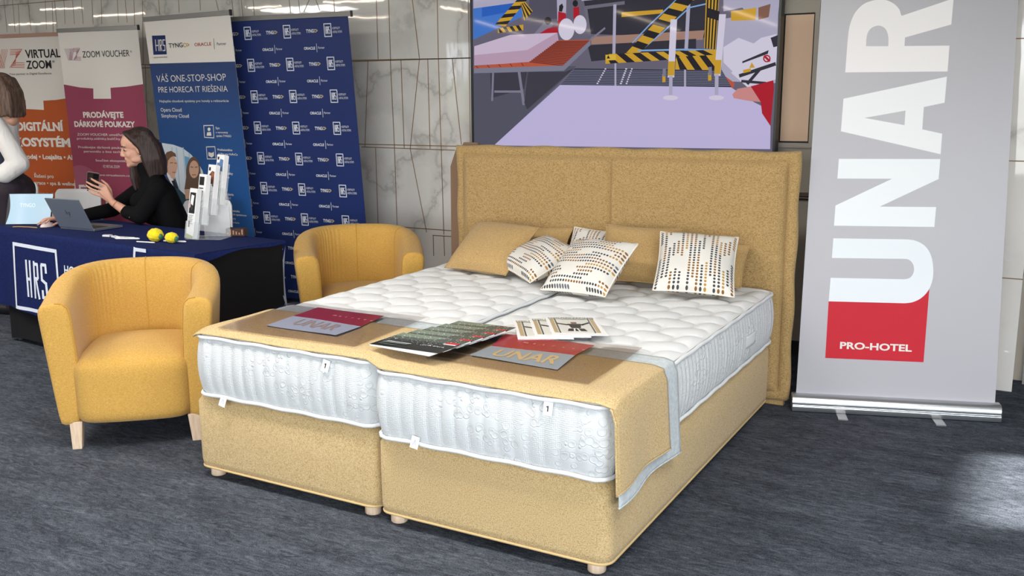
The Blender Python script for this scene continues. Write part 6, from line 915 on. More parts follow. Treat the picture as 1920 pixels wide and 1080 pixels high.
# cord-like tan strap
t = thing('tan_strap', 'thin tan cord with a clip lying at the left front of the table', 'strap', tuple(tp(-0.80, -0.25)))
mb = MB(); mb.tube([tp(-0.87, -0.265, ZTB + 0.004), tp(-0.85, -0.24, ZTB + 0.004), tp(-0.80, -0.235, ZTB + 0.006), tp(-0.76, -0.215, ZTB + 0.005), tp(-0.70, -0.20, ZTB + 0.004)], 0.004, 6); mb.tube([tp(-0.81, -0.225, ZTB + 0.004), tp(-0.79, -0.245, ZTB + 0.007), tp(-0.77, -0.22, ZTB + 0.004)], 0.003, 6); obj('cord', mb, mat('tan_leather', (164, 124, 84), 0.6), t, True, True)
# small white things lying in a row and two yellow foam lemons
def flatbit(name, label, cat, c, l, w, ang, h=0.005, col=M_WPLAST, clip_=True):
    t = thing(name, label, cat, (c.x, c.y, ZTB)); M = Matrix.Translation((c.x, c.y, ZTB)) @ Matrix.Rotation(rad(ang), 4, 'Z')
    mb = MB(); mb.tube([M @ Vector((-l / 2, 0, h + 0.001)), M @ Vector((-l / 2 + 0.006, 0, h + 0.001)), M @ Vector((l / 2 - 0.01, 0, h + 0.001)), M @ Vector((l / 2, 0, h + 0.001))], [h * 0.6, h, h, h * 0.4], 8) if name == 'pen' else mb.box(-l / 2, l / 2, -w / 2, w / 2, 0.0005, h, 0, M)
    obj('barrel' if name == 'pen' else 'case', mb, col, t, name == 'pen', True)
    mb = MB(); mb.box(-l * 0.3, l * 0.05, -0.002, 0.002, 2 * h if name == 'pen' else h, 2 * h + 0.002 if name == 'pen' else h + 0.0015, 0, M); obj('clip', mb, M_ALU, t, False, True)
    return t
flatbit('key_fob', 'small white fob leftmost in the row of giveaways on the table', 'fob', Vector((-1.875, 1.085, 0)), 0.05, 0.028, 10, 0.010)
flatbit('key_fob', 'small white fob second from the left in the row of giveaways', 'fob', Vector((-1.80, 1.075, 0)), 0.05, 0.024, -20, 0.010)
flatbit('pen', 'white pen lying behind the other pen in the row of giveaways', 'pen', Vector((-1.70, 1.075, 0)), 0.14, 0.012, 8)
flatbit('pen', 'white pen nearest the table edge, left of the yellow balls', 'pen', Vector((-1.66, 1.05, 0)), 0.15, 0.012, 22, 0.0055)
flatbit('pen', 'thin white pen lying in front of the yellow balls', 'pen', Vector((-1.455, 1.005, 0)), 0.13, 0.012, 8, 0.004)
flatbit('pen', 'white pen half behind the right yellow ball', 'pen', Vector((-1.33, 1.10, 0)), 0.15, 0.012, 12, 0.005)
def foam(label, c, r, sx):
    t = thing('foam_ball', label, 'ball', (c[0], c[1], ZTB)); mb = MB(); R_ = random.Random(int(sx * 100))
    ph = [R_.random() * 6 for _ in range(6)]
    def f(u, v):
        th = pi * v; a = 2 * pi * u; x, y, z = sin(th) * cos(a), sin(th) * sin(a), cos(th)
        k = 1 + 0.035 * sin(7 * x + ph[0]) * sin(6 * y + ph[1]) + 0.03 * sin(11 * z + 4 * x + ph[2]) + 0.02 * sin(15 * y - 9 * z + ph[3])
        return (c[0] + x * r * k * sx, c[1] + y * r * k, ZTB + r * 0.86 + z * r * k * 0.86)
    mb.grid(f, 40, 24, closeu=True); obj('foam', mb, fabric('yellow_foam', (238, 214, 40), (222, 196, 26), 160, c3=(244, 224, 60), bstr=0.6), t, True, True)
    mb = MB(); mb.ball((c[0] + r * sx * 0.95, c[1], ZTB + r * 0.7), (0.010, 0.014, 0.016), 10); obj('cap', mb, mat('green_cap', (52, 110, 84), 0.5), t, True, True)
foam('round yellow foam ball on the table, the larger and left one', (-1.455, 1.075), 0.043, 1.05)
foam('smaller yellow foam ball on the table beside the leaflet holder', (-1.325, 1.075), 0.034, 1.15)
# four-step leaflet holder
H0 = Vector((-1.345, 1.235, ZTB)); gx = Vector((0.93, 0.36, 0)).normalized(); gy = Vector((-gx.y, gx.x, 0)); hx = Vector((0.965, -0.26, 0)).normalized(); hy = Vector((-hx.y, hx.x, 0))
t = thing('leaflet_holder', 'clear acrylic four-step leaflet holder at the right end of the table', 'leaflet holder', tuple(H0))
steps = [(0.0, 0.0, 0.0), (0.043, 0.040, 0.078), (0.086, 0.075, 0.130), (0.126, 0.110, 0.185)]
mb = MB()
for dx, dy, dz in steps:
    o = H0 + gx * dx + gy * dy
    Mh = Matrix(((hx.x, hy.x, 0, o.x), (hx.y, hy.y, 0, o.y), (0, 0, 1, ZTB + dz), (0, 0, 0, 1))) @ Matrix.Rotation(rad(-10), 4, 'X')
    mb = MB(); mb.box(-0.052, 0.052, -0.018, -0.016, 0.0, 0.10, 0, Mh); mb.box(-0.052, 0.052, 0.016, 0.018, 0.0, 0.24, 0, Mh); mb.box(-0.052, -0.050, -0.018, 0.018, 0, 0.10, 0, Mh); mb.box(0.050, 0.052, -0.018, 0.018, 0, 0.10, 0, Mh); mb.box(-0.052, 0.052, -0.018, 0.018, 0, 0.003, 0, Mh)
    obj('pocket', mb, M_CLEAR, t, False, True)
mb = MB(); mb.box(0.02, 0.18, 0.125, 0.129, 0.0, 0.24, 0, Matrix(((gx.x, gy.x, 0, H0.x), (gx.y, gy.y, 0, H0.y), (0, 0, 1, ZTB), (0, 0, 0, 1)))); mb.box(-0.03, 0.19, -0.02, 0.13, 0.0, 0.003, 0, Matrix(((gx.x, gy.x, 0, H0.x), (gx.y, gy.y, 0, H0.y), (0, 0, 1, ZTB), (0, 0, 0, 1)))); obj('stand', mb, M_CLEAR, t, False, True)
LL = ['stack of leaflets in the lowest front pocket of the holder', 'stack of leaflets in the second pocket of the holder', 'stack of leaflets in the third pocket of the holder', 'stack of leaflets in the highest rear pocket of the holder']
CV = [[('dark', [(0.1, 0.5), (0.9, 0.5), (0.9, 0.92), (0.1, 0.92)]), ('white', [(0.2, 0.7), (0.6, 0.66), (0.7, 0.86), (0.3, 0.88)]), ('pink', [(0.12, 0.6), (0.3, 0.62), (0.32, 0.72), (0.14, 0.7)]), ('grey', [(0.4, 0.56), (0.6, 0.58), (0.55, 0.68)]), ('dark', [(0.15, 0.22), (0.4, 0.22), (0.4, 0.34), (0.15, 0.34)]), ('green', [(0.0, 0.0), (1, 0.0), (1, 0.05), (0, 0.09)])],
      [('dark', [(0.08, 0.78), (0.75, 0.78), (0.75, 0.95), (0.08, 0.95)]), ('dark|0.02', [(0.1, 0.72), (0.7, 0.72)]), ('grey|0.02', [(0.1, 0.66), (0.7, 0.66)])],
      [('dark', [(0.1, 0.88), (0.35, 0.88), (0.35, 0.95), (0.1, 0.95)]), ('brown', [(0.1, 0.7), (0.9, 0.55), (0.9, 0.86), (0.6, 0.88), (0.1, 0.78)]), ('orange', [(0.55, 0.72), (0.8, 0.7), (0.8, 0.84), (0.6, 0.86)])],
      [('dark', [(0.1, 0.9), (0.32, 0.9), (0.32, 0.96), (0.1, 0.96)]), ('blue', [(0.1, 0.72), (0.9, 0.66), (0.9, 0.9), (0.5, 0.92), (0.4, 0.84), (0.1, 0.84)]), ('grey', [(0.1, 0.62), (0.6, 0.6), (0.6, 0.7), (0.1, 0.72)])]]
for k, (dx, dy, dz) in enumerate(steps):
    o = H0 + gx * dx + gy * dy; tl = thing('leaflet_stack', LL[k], 'leaflets', tuple(o + Vector((0, 0, dz))), 0, 'leaflets in the acrylic holder')
    Mh = Matrix(((hx.x, hy.x, 0, o.x), (hx.y, hy.y, 0, o.y), (0, 0, 1, ZTB + dz), (0, 0, 0, 1))) @ Matrix.Rotation(rad(-10), 4, 'X')
    mb = MB()
    for q in range(6): mb.box(-0.042 + 0.001 * (q % 2), 0.042, -0.0145 + q * 0.0047, -0.0145 + q * 0.0047 + 0.004, 0.004, 0.29 - 0.002 * (q % 3), 0, Mh)
    obj('paper', mb, MATS['paper_white'], tl, False, True)
    Mf = PM[tl.name].inverted() @ Mh @ Matrix.Translation((-0.041, -0.0149, 0.004)) @ Matrix(((0.082, 0, 0, 0), (0, 0, -1, 0), (0, 0.285, 0, 0), (0, 0, 0, 1)))
    flat_print('cover', tl, Mf, CV[k] + [('grey|0.008', [(0.12, 0.46 - 0.028 * q), (0.80 - 0.1 * (q % 3), 0.46 - 0.028 * q)]) for q in range(7)], [], (0, 1, 0, 1), dict(dark=(36, 34, 36), white=(226, 226, 226), pink=(190, 150, 140), grey=(150, 152, 156), green=(150, 170, 90), brown=(110, 80, 66), orange=(176, 92, 60), blue=(96, 128, 170)), 0.0001)
# copper box
t = thing('copper_box', 'small dark copper coloured box with pale print, behind the leaflet holder', 'box', (-1.21, 1.455, ZTB))
Mh = Matrix(((gx.x, gy.x, 0, -1.205), (gx.y, gy.y, 0, 1.46), (0, 0, 1, ZTB), (0, 0, 0, 1)))
mb = MB(); mb.box(-0.062, 0.05, -0.03, 0.03, 0, 0.045, 0, Mh); obj('body', mb, mat('dark_copper', (74, 48, 38), 0.4, 0.3), t, False, True, bevel=0.002)
mb = MB()
for k in range(6): mb.box(-0.055 + 0.018 * k, -0.047 + 0.018 * k, -0.0315, -0.03, 0.010, 0.022 + 0.006 * ((k * 7) % 4), 0, Mh)
obj('print', mb, mat('pale_copper_print', (170, 130, 104), 0.5), t, False, True)
# white plastic chairs
def white_chair(label, loc, ang, hb=0.86, w=0.46):
    t = thing('white_chair', label, 'chair', loc, rad(ang), 'white plastic chairs')
    mb = MB(); mb.grid(lambda u, v: ((2 * u - 1) * w / 2 * (1 - 0.03 * v) * 1.0, 0.22 + 0.05 * v - 0.04 * (1 - (2 * u - 1) ** 2) * -1, 0.50 + (hb - 0.50) * (v if abs(2 * u - 1) < 0.86 else v - 0.10 * v ** 6 * ((abs(2 * u - 1) - 0.86) / 0.14) ** 2)), 30, 12); obj('backrest', mb, M_WPLAST, t, True, solid=0.012)
    mb = MB(); mb.grid(lambda u, v: ((2 * u - 1) * w / 2, -0.2 + 0.42 * v, 0.455 + 0.01 * (2 * u - 1) ** 2 + 0.02 * (v - 0.8 if v > 0.8 else 0)), 12, 12); obj('seat', mb, M_WPLAST, t, True, solid=0.014)
    for sx in (-1, 1):
        for y, y2 in ((-0.17, -0.2), (0.20, 0.25)):
            mb = MB(); mb.tube([(sx * 0.19, y, 0.45), (sx * 0.21, y2, 0.0)], 0.011, 8); obj('leg', mb, M_SILVER, t, True)
        mb = MB(); mb.tube([(sx * 0.19, 0.20, 0.45), (sx * 0.2, 0.27, 0.62)], 0.010, 8); obj('support', mb, M_SILVER, t, True)
    return t
white_chair('white plastic chair with its back showing behind the laptop', (-3.77, 2.12, 0), 18, 0.835, 0.42)
white_chair('white plastic chair under the seated person, its back seen past the leaflet holder', (-2.03, 1.90, 0), 29, 0.845, 0.35)
white_chair('white plastic chair behind the standing person, only an edge showing', (-4.27, 1.90, 0), 15, 0.89, 0.46)
# ================================================================== people
def capsule(mb, a, b, ra, rb, n=14, flat=None):
    a = Vector(a); b = Vector(b); d = b - a; L = d.length
    if L < 1e-6: mb.ball(a, ra, n); return
    t = d / L; pts = []; rs = []
    for k in range(5): th = pi / 2 * k / 5; pts.append(a - t * ra * cos(th)); rs.append(max(ra * sin(th), ra * 0.02))
    for k in range(5): f = k / 4; pts.append(a + d * f); rs.append(ra + (rb - ra) * f)
    for k in range(1, 6): th = pi / 2 * k / 5; pts.append(b + t * rb * sin(th)); rs.append(max(rb * cos(th), rb * 0.02))
    mb.tube(pts, rs, n)
def chain(mb, pts, rs):
    for (a, b), (ra, rb) in zip(zip(pts, pts[1:]), zip(rs, rs[1:])): capsule(mb, a, b, ra, rb)
def skinned(name, mb, mats, parent, voxel=0.005, smooth=4, pick=None, factor=0.5):
    me = bpy.data.meshes.new(name); me.from_pydata([tuple(p) for p in mb.v], [], mb.f); me.update()
    o = bpy.data.objects.new(name, me); COL.objects.link(o)
    r = o.modifiers.new('r', 'REMESH'); r.mode = 'VOXEL'; r.voxel_size = voxel; r.use_smooth_shade = True
    s = o.modifiers.new('s', 'SMOOTH'); s.iterations = smooth; s.factor = factor
    bpy.context.view_layer.update()
    m2 = bpy.data.meshes.new_from_object(o.evaluated_get(bpy.context.evaluated_depsgraph_get()))
    bpy.data.objects.remove(o); bpy.data.meshes.remove(me)
    m2.name = name
    mats = mats if isinstance(mats, (list, tuple)) else [mats]
    m2.materials.clear()
    for m in mats: m2.materials.append(m)
    if pick:
        for p in m2.polygons: p.material_index = pick(p.center)
    if parent is not None: m2.transform(PM[parent.name].inverted())
    m2.polygons.foreach_set('use_smooth', [True] * len(m2.polygons))
    o = bpy.data.objects.new(name, m2); COL.objects.link(o)
    if parent is not None: o.parent = parent
    return o
def skin_mat(name, c):
    m = mat(name, c, 0.5, spec=0.35); b = m.node_tree.nodes['Principled BSDF']; b.inputs['Subsurface Weight'].default_value = 0.12; b.inputs['Subsurface Radius'].default_value = (0.01, 0.004, 0.002); return m
M_SKIN = skin_mat('skin', (206, 156, 132))
def hair_mat(name, c1, c2):
    m = mat(name, c1, 0.5, spec=0.3); nt, N, L, b = nodes(m); w = N('ShaderNodeTexNoise', Scale=60.0, Detail=3.0); L(coords(N, L, (1.6, 1.6, 0.12)), w.inputs['Vector'])
    L(ramp(N, L, w.outputs[0], [(0.35, srgb(c2)), (0.65, srgb(c1))]), b.inputs['Base Color']); bump(N, L, b, w.outputs[0], 0.6, 0.006); return m
M_HAIRD = hair_mat('dark_brown_hair', (62, 46, 41), (34, 25, 24)); M_HAIRL = hair_mat('ash_brown_hair', (116, 92, 76), (70, 54, 46))
M_KNIT = mat('black_knit', (14, 14, 16), 0.9, spec=0.12)
M_TROUSER = mat('dark_plum_trousers', (38, 28, 38), 0.8); M_VEST = mat('navy_vest', (26, 32, 52), 0.8); M_BLOUSE = mat('white_blouse', (226, 222, 218), 0.7, sheen=0.2); M_SHOE = mat('black_shoe', (20, 20, 22), 0.4)
class Frame:
    def __init__(s, c, f, tilt=0.0, roll=0.0):
        f = Vector(f).normalized(); l = Vector((-f.y, f.x, 0)).normalized(); u = Vector((0, 0, 1))
        q = Quaternion(l, rad(tilt)); f = q @ f; u = q @ u; q = Quaternion(f, rad(roll)); l = q @ l; u = q @ u
        s.c = Vector(c); s.f, s.l, s.u = f, l, u; s.R = Matrix((f, l, u)).transposed()
    def __call__(s, x, y, z): return s.c + s.f * x + s.l * y + s.u * z
def head(mb, F):
    e = lambda c, r: mb.ball(F(*c), r, 20, M=F.R)
    e((-0.012, 0, 0.040), (0.096, 0.076, 0.086)); e((0.026, 0, -0.020), (0.064, 0.058, 0.092)); e((0.032, 0, 0.044), (0.060, 0.062, 0.062))
    e((0.050, 0, -0.080), (0.036, 0.036, 0.030)); e((0.076, 0, -0.094), (0.018, 0.022, 0.017)); e((0.070, 0, -0.060), (0.020, 0.034, 0.030))
    for s in (-1, 1):
        e((0.052, s * 0.032, -0.026), (0.030, 0.022, 0.030)); e((0.010, s * 0.044, -0.066), (0.046, 0.016, 0.022)); e((0.070, s * 0.026, 0.032), (0.018, 0.024, 0.010)); e((-0.005, s * 0.074, -0.008), (0.018, 0.010, 0.030))
    capsule(mb, F(0.084, 0, 0.022), F(0.104, 0, -0.020), 0.009, 0.0105); e((0.102, 0, -0.025), (0.012, 0.0115, 0.009))
    for s in (-1, 1): e((0.094, s * 0.011, -0.028), (0.011, 0.008, 0.008))
    e((0.083, 0, -0.051), (0.012, 0.024, 0.012)); e((0.080, 0, -0.069), (0.014, 0.021, 0.010))
    capsule(mb, F(-0.018, 0, -0.055), F(-0.050, 0, -0.19), 0.052, 0.054)
def face_bits(t, F, lipc=(158, 96, 92), browc=M_HAIRD):
    for s in (-1, 1):
        mb = MB(); mb.ball(F(0.0725, s * 0.031, 0.006), (0.0100, 0.0125, 0.0060), 16, M=F.R); eye = obj('eye', mb, mat('eye_white', (196, 180, 170), 0.35), t, True, True)
        mb = MB(); mb.ball(F(0.0808, s * 0.033, 0.0035), (0.0028, 0.0052, 0.0044), 12, M=F.R); obj('iris', mb, mat('iris_brown', (60, 44, 36), 0.2), eye, True, True)
        mb = MB(); mb.tube([F(0.0775, s * 0.016, 0.005), F(0.0850, s * 0.026, 0.0100), F(0.0835, s * 0.036, 0.0092), F(0.0735, s * 0.046, 0.003)], [0.0012, 0.0034, 0.0036, 0.0012], 6); obj('upper_eyelid', mb, mat('lash_brown', (70, 48, 42), 0.5), t, True, True)
        mb = MB(); mb.tube([F(0.0905, s * 0.014, 0.028), F(0.0915, s * 0.026, 0.0335), F(0.0835, s * 0.040, 0.033), F(0.068, s * 0.051, 0.026)], [0.0022, 0.0030, 0.0026, 0.0012], 6); obj('eyebrow', mb, browc, t, True, True)
    mb = MB(); P = [(0.082, -0.022, -0.059), (0.0920, -0.011, -0.0555), (0.0945, 0, -0.0570), (0.0920, 0.011, -0.0555), (0.082, 0.022, -0.059)]
    mb.tube([F(*p) for p in P], [0.0008, 0.0032, 0.0036, 0.0032, 0.0008], 8); P = [(0.082, -0.020, -0.0615), (0.0910, -0.010, -0.0655), (0.0930, 0, -0.0665), (0.0910, 0.010, -0.0655), (0.082, 0.020, -0.0615)]
    mb.tube([F(*p) for p in P], [0.0008, 0.0038, 0.0046, 0.0038, 0.0008], 8); obj('lips', mb, mat('lips', lipc, 0.4), t, True, True)
def hand(mb, wrist, knuckles, tips, mids, thumb, rw=0.024):
    w = Vector(wrist); ks = [Vector(k) for k in knuckles]
    for k in ks: capsule(mb, w.lerp(k, 0.12), k, 0.017, 0.0105)
    capsule(mb, w.lerp(ks[0], 0.55), w.lerp(ks[-1], 0.55), 0.013, 0.013)
    for k, m, tp_ in zip(ks, mids, tips):
        chain(mb, [k, m, tp_], [0.0094, 0.0084, 0.0066])
    chain(mb, thumb, [0.014, 0.0105, 0.0092, 0.0070])
def nail(mb, tip, d, nrm):
    d = Vector(d).normalized(); n_ = Vector(nrm).normalized(); R = Matrix((d, n_.cross(d), n_)).transposed(); mb.ball(Vector(tip) + n_ * 0.0052 - d * 0.001, (0.0062, 0.0046, 0.0018), 10, M=R)

# ---- seated person with the phone
t = thing('person', 'seated person in a black turtleneck with dark hair, looking at a phone', 'person', (-2.12, 1.86, 0.0))
F = Frame((-2.300, 1.700, 1.220), (-0.63, -0.776, 0), 11, 0)
mb = MB(); head(mb, F)
neck0, neck1 = Vector((-2.275, 1.735, 1.13)), Vector((-2.25, 1.765, 1.00))
shL, shR = Vector((-2.095, 1.672, 0.965)), Vector((-2.41, 1.855, 0.965))
elL, cuL, wrL = Vector((-2.150, 1.553, 0.800)), Vector((-2.238, 1.530, 0.823)), Vector((-2.323, 1.493, 0.884))
elR, cuR, wrR = Vector((-2.50, 1.62, 0.815)), Vector((-2.56, 1.42, 0.79)), Vector((-2.60, 1.335, 0.778))
capsule(mb, neck0, neck1, 0.05, 0.06)
chain(mb, [neck1, Vector((-2.235, 1.775, 0.90)), Vector((-2.18, 1.82, 0.70)), Vector((-2.13, 1.86, 0.56))], [0.07, 0.11, 0.105, 0.12])
capsule(mb, shL, shR, 0.05, 0.05)
chain(mb, [shL, elL, cuL, wrL], [0.045, 0.036, 0.034, 0.023]); chain(mb, [shR, elR, cuR, wrR], [0.045, 0.036, 0.032, 0.023])
kn = [(-2.351, 1.472, 0.990), (-2.366, 1.458, 0.972), (-2.376, 1.452, 0.950), (-2.384, 1.458, 0.926)]
md = [(-2.384, 1.430, 1.020), (-2.400, 1.414, 0.998), (-2.411, 1.414, 0.972), (-2.414, 1.424, 0.944)]
tpL = [(-2.412, 1.412, 1.042), (-2.442, 1.398, 1.022), (-2.452, 1.400, 1.000), (-2.448, 1.412, 0.966)]
thL = [(-2.340, 1.496, 0.930), (-2.352, 1.506, 0.964), (-2.372, 1.500, 0.998), (-2.400, 1.484, 1.026)]
hand(mb, wrL, kn, tpL, md, thL)
knR = [(-2.572, 1.245, 0.792), (-2.592, 1.243, 0.796), (-2.612, 1.247, 0.794), (-2.630, 1.255, 0.788)]
mdR = [(-2.568, 1.205, 0.791), (-2.592, 1.198, 0.794), (-2.618, 1.202, 0.790), (-2.643, 1.214, 0.780)]
tpR = [(-2.562, 1.168, 0.772), (-2.592, 1.158, 0.772), (-2.626, 1.162, 0.762), (-2.655, 1.180, 0.757)]
thR = [(-2.575, 1.315, 0.778), (-2.548, 1.270, 0.776), (-2.540, 1.240, 0.768), (-2.540, 1.208, 0.760)]
hand(mb, wrR, knR, tpR, mdR, thR)
kneeL, kneeR, ftL, ftR = Vector((-2.20, 1.40, 0.53)), Vector((-2.45, 1.45, 0.53)), Vector((-2.22, 1.38, 0.09)), Vector((-2.47, 1.44, 0.09))
hipL_, hipR_ = Vector((-2.05, 1.82, 0.56)), Vector((-2.22, 1.91, 0.56))
chain(mb, [hipL_, kneeL, ftL], [0.075, 0.052, 0.036]); chain(mb, [hipR_, kneeR, ftR], [0.075, 0.052, 0.036])
skinned('body', mb, M_SKIN, t, 0.0042, 7)
face_bits(t, F)
mb = MB()
chain(mb, [neck0 + Vector((0.005, -0.004, -0.022)), neck1], [0.058, 0.066]); 
chain(mb, [neck1, Vector((-2.235, 1.775, 0.90)), Vector((-2.17, 1.82, 0.72)), Vector((-2.13, 1.86, 0.60))], [0.085, 0.128, 0.118, 0.130])
capsule(mb, shL, shR, 0.062, 0.062); capsule(mb, shL.lerp(neck1, 0.5) + Vector((0, 0, 0.030)), shL, 0.045, 0.060); capsule(mb, shR.lerp(neck1, 0.5) + Vector((0, 0, 0.030)), shR, 0.045, 0.060)
capsule(mb, Vector((-2.10, 1.72, 0.90)), Vector((-2.06, 1.76, 0.66)), 0.085, 0.095); capsule(mb, Vector((-2.29, 1.69, 0.87)), Vector((-2.20, 1.70, 0.80)), 0.075, 0.08)
chain(mb, [shL, elL, cuL], [0.064, 0.055, 0.045]); chain(mb, [shR, elR, cuR], [0.062, 0.050, 0.040])
capsule(mb, shL.lerp(elL, 0.35), Vector((-2.16, 1.70, 0.86)), 0.062, 0.08)
skinned('turtleneck', mb, M_KNIT, t, 0.007, 14)
mb = MB(); chain(mb, [hipL_, kneeL, ftL], [0.095, 0.066, 0.048]); chain(mb, [hipR_, kneeR, ftR], [0.095, 0.066, 0.048]); capsule(mb, hipL_, hipR_, 0.12, 0.12); skinned('trousers', mb, M_SHOE if False else mat('black_trousers', (24, 24, 28), 0.8), t, 0.010, 3)
for ft in (ftL, ftR): 
    mb = MB(); capsule(mb, ft + Vector((0.02, 0.05, -0.045)), ft + Vector((-0.05, -0.10, -0.055)), 0.042, 0.034); skinned('shoe', mb, M_SHOE, t, 0.008, 3)
# hair: crown, curtain to the shoulders on both sides, lock over the far shoulder
mb = MB()
mb.ball(F(-0.030, 0, 0.052), (0.094, 0.084, 0.086), 24, M=F.R); mb.ball(F(-0.058, 0, -0.01), (0.068, 0.084, 0.10), 20, M=F.R)
for s in (-1, 1):
    for k in range(8):
        a = k / 7.0; x0 = -0.020 - 0.085 * a
        chain(mb, [F(0.050 - 0.07 * a, s * 0.006, 0.116), F(0.042 - 0.095 * a, s * 0.046, 0.102), F(0.012 - 0.095 * a, s * 0.074, 0.062), F(x0, s * 0.088, 0.000), F(x0 - 0.004, s * 0.094, -0.085), F(x0 - 0.010, s * (0.096 - 0.018 * a), -0.185)], [0.013, 0.015, 0.017, 0.019, 0.021, 0.013])
for k in range(7):
    y = -0.075 + 0.025 * k; o = 0.012 * (1 - abs(y) / 0.08); chain(mb, [F(-0.07, y * 0.8, 0.085), F(-0.116 - o, y, -0.01), F(-0.120 - o, y, -0.11), F(-0.116 - o, y, -0.185)], [0.03, 0.028, 0.027, 0.015])
for k in range(4): chain(mb, [F(0.006, -0.084, -0.02), F(0.022 + 0.012 * k, -0.092, -0.10), F(0.030 + 0.016 * k, -0.090 + 0.008 * k, -0.19), F(0.022 + 0.020 * k, -0.086 + 0.012 * k, -0.262)], [0.022, 0.021, 0.020, 0.010])
skinned('hair', mb, M_HAIRD, t, 0.006, 3)
mb = MB(); mb.ball(F(-0.004, 0.098, -0.046), 0.006, 10); obj('earring', mb, M_SILVER, t, True, True)
mb = MB(); d = (wrL - cuL).normalized(); c = cuL.lerp(wrL, 0.80); x_ = d.orthogonal().normalized(); y_ = d.cross(x_); mb.tube([c + (x_ * cos(2 * pi * k / 20) + y_ * sin(2 * pi * k / 20)) * 0.0275 for k in range(20)], 0.0012, 5, closed=True); obj('bracelet', mb, mat('red_thread', (150, 60, 50), 0.6), t, True, True)
for k in range(3):
    mb = MB(); mb.ball(elL + Vector((-0.030 - 0.012 * k, -0.058 + 0.006 * k, -0.004 + 0.004 * k)), 0.0035, 8); obj('cuff_button', mb, M_SILVER, t, True, True)
for A_, B_, nv_ in ((md, tpL, (0.487, -0.873, 0.1)), (mdR, tpR, (0, 0, 1))):
    for a, b in zip(A_, B_):
        mb = MB(); nail(mb, b, Vector(b) - Vector(a), nv_); obj('nail', mb, mat('dark_nail_polish', (92, 44, 48), 0.25), t, True, True)
# phone
cP = Vector((-2.428, 1.440, 1.022)); wv = Vector((0.053, 0.053, -0.015)).normalized(); av = Vector((-0.012, -0.058, 0.090)); av = (av - wv * av.dot(wv)).normalized(); nv = wv.cross(av)
t = thing('phone', 'dark phone with a camera bump, held in the seated hand', 'phone', tuple(cP - av * 0.06))
Mp = Matrix(((wv.x, av.x, nv.x, cP.x), (wv.y, av.y, nv.y, cP.y), (wv.z, av.z, nv.z, cP.z), (0, 0, 0, 1)))
sg = 1 if nv.dot(Vector((0.487, -0.873, 0))) > 0 else -1
mb = MB(); mb.prism(rrect(-0.036, 0.036, -0.062, 0.062, 0.010), -0.004, 0.004, 0, Mp); obj('body', mb, mat('phone_graphite', (62, 52, 50), 0.25, 0.3), t, False, True, bevel=0.0015)
mb = MB(); mb.prism(rrect(-0.037, 0.037, -0.063, 0.063, 0.011), -0.0022, 0.0022, 0, Mp); obj('frame', mb, mat('pale_metal_frame', (206, 196, 190), 0.3, 0.6), t, False, True)
mb = MB(); mb.prism(rrect(0.0, 0.030, 0.024, 0.056, 0.006), 0.004 if sg > 0 else -0.0065, 0.0065 if sg > 0 else -0.004, 0, Mp); obj('camera_bump', mb, M_GLOSSBLACK, t, False, True)
t = thing('mouse', 'pale computer mouse under the hand on the table', 'mouse', (-2.592, 1.205, ZTB))
mb = MB(); 
def mo(u, v):
    th = pi * v; a = 2 * pi * u; x, y, z = sin(th) * cos(a), sin(th) * sin(a), cos(th)
    return (-2.592 + 0.029 * x, 1.205 + 0.050 * y, ZTB + 0.001 + max(0, z) * 0.030)
mb.grid(mo, 24, 16, closeu=True); obj('shell', mb, mat('pale_pink_plastic', (214, 196, 192), 0.35), t, True, True)

# ---- standing person at the left edge
t = thing('person', 'standing person in white blouse and navy vest with brown hair, at the left edge', 'person', (-3.60, 1.62, 0.0))
F = Frame((-3.593, 1.628, 1.590), (-0.96, -0.28, 0), 8, 0)
mb = MB(); head(mb, F)
nk, ch_, wa, hp = Vector((-3.578, 1.638, 1.45)), Vector((-3.623, 1.613, 1.26)), Vector((-3.613, 1.618, 1.05)), Vector((-3.578, 1.638, 0.92))
sL, sR = Vector((-3.518, 1.528, 1.365)), Vector((-3.708, 1.763, 1.375)); eL, wL = Vector((-3.405, 1.590, 1.10)), Vector((-3.548, 1.473, 0.990)); eR, wR = Vector((-3.848, 1.773, 1.12)), Vector((-3.968, 1.633, 1.0))
chain(mb, [nk, ch_, wa, hp], [0.06, 0.12, 0.10, 0.12]); capsule(mb, sL, sR, 0.05, 0.05)
chain(mb, [sL, eL, wL], [0.045, 0.036, 0.023]); chain(mb, [sR, eR, wR], [0.045, 0.036, 0.023])
def rel_hand(mb, w, d, s):
    d = Vector(d).normalized(); x_ = Vector((-d.y, d.x, 0)).normalized() * s; dn = Vector((0, 0, -1))
    ks = [w + d * 0.085 + x_ * (0.03 - 0.02 * k) for k in range(4)]; ms = [k + d * 0.035 + dn * 0.008 for k in ks]; ts = [m + d * (0.026 - 0.003 * abs(i - 1)) + dn * 0.018 for i, m in enumerate(ms)]
    hand(mb, w, ks, ts, ms, [w + d * 0.02 + x_ * 0.022, w + d * 0.045 + x_ * 0.045, w + d * 0.075 + x_ * 0.05, w + d * 0.095 + x_ * 0.045])
rel_hand(mb, wL, (-0.85, -0.35, -0.25), 1); rel_hand(mb, wR, (-0.9, -0.2, -0.25), -1)
hl, hr = Vector((-3.548, 1.558, 0.88)), Vector((-3.608, 1.718, 0.88)); kl, kr = Vector((-3.568, 1.553, 0.48)), Vector((-3.618, 1.723, 0.48)); al, ar = Vector((-3.548, 1.553, 0.09)), Vector((-3.598, 1.723, 0.09))
chain(mb, [hl, kl, al], [0.08, 0.05, 0.035]); chain(mb, [hr, kr, ar], [0.08, 0.05, 0.035])
skinned('body', mb, M_SKIN, t, 0.006, 3)
face_bits(t, F, browc=M_HAIRL)
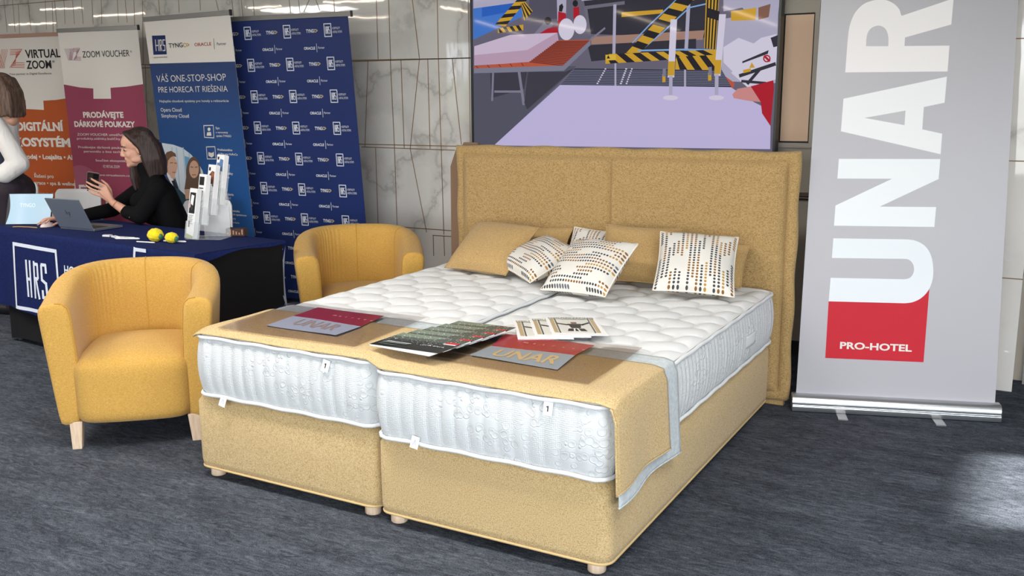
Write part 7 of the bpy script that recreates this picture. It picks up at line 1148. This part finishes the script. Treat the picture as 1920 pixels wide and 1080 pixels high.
mb = MB(); chain(mb, [nk + Vector((0, 0, -0.005)), ch_, wa + Vector((0, 0, 0.02))], [0.075, 0.135, 0.115]); capsule(mb, sL, sR, 0.062, 0.062)
for s_, e_, w_ in ((sL, eL, wL), (sR, eR, wR)):
    chain(mb, [s_, s_.lerp(e_, 0.55) + Vector((0.012, 0, 0)), e_ + Vector((0.010, 0, 0)), e_.lerp(w_, 0.55) + Vector((0.012, 0, -0.010)), e_.lerp(w_, 0.9)], [0.064, 0.068, 0.070, 0.066, 0.034])
bl = skinned('blouse', mb, M_BLOUSE, t, 0.008, 4)
nt, N, L, b = nodes(M_BLOUSE); w = N('ShaderNodeTexNoise', Scale=9.0, Detail=2.0, Distortion=0.8); L(coords(N, L, (2, 2, 0.5)), w.inputs['Vector']); bump(N, L, b, w.outputs[0], 0.5, 0.02)
mb = MB(); chain(mb, [ch_ + Vector((-0.008, 0.0, 0.06)), ch_ + Vector((-0.010, 0.0, -0.04)), wa + Vector((-0.008, 0, -0.02)), wa + Vector((-0.006, 0, -0.06))], [0.115, 0.142, 0.126, 0.128]); skinned('vest', mb, M_VEST, t, 0.009, 4)
mb = MB(); chain(mb, [hl, kl, al], [0.105, 0.082, 0.072]); chain(mb, [hr, kr, ar], [0.105, 0.082, 0.072]); capsule(mb, hl + Vector((0, 0.02, 0.02)), hr + Vector((0, -0.02, 0.02)), 0.125, 0.125); capsule(mb, wa + Vector((0, 0, -0.06)), hp, 0.118, 0.13); mb.ball((-3.523, 1.633, 0.84), (0.10, 0.14, 0.13), 20); skinned('trousers', mb, M_TROUSER, t, 0.010, 4)
for a in (al, ar):
    mb = MB(); capsule(mb, a + Vector((0.03, 0, -0.045)), a + Vector((-0.15, -0.03, -0.055)), 0.042, 0.034); skinned('shoe', mb, M_SHOE, t, 0.008, 3)
mb = MB(); mb.ball(F(-0.030, 0, 0.046), (0.098, 0.088, 0.090), 24, M=F.R); mb.ball(F(-0.050, 0, -0.02), (0.072, 0.086, 0.11), 20, M=F.R)
for s in (-1, 1):
    for k in range(7):
        a = k / 6.0; x0 = 0.050 - 0.13 * a
        chain(mb, [F(0.03 - 0.05 * a, s * 0.012, 0.116), F(x0 + 0.014, s * 0.064, 0.080), F(x0, s * 0.084, 0.01), F(x0 - 0.006, s * 0.088, -0.08), F(x0 - 0.014, s * 0.086, -0.165)], [0.018, 0.022, 0.022, 0.021, 0.016])
for k in range(5):
    y = -0.06 + 0.03 * k; chain(mb, [F(-0.08, y, 0.07), F(-0.114, y, -0.02), F(-0.110, y, -0.12), F(-0.104, y, -0.175)], [0.03, 0.029, 0.028, 0.018])
skinned('hair', mb, M_HAIRL, t, 0.007, 3)
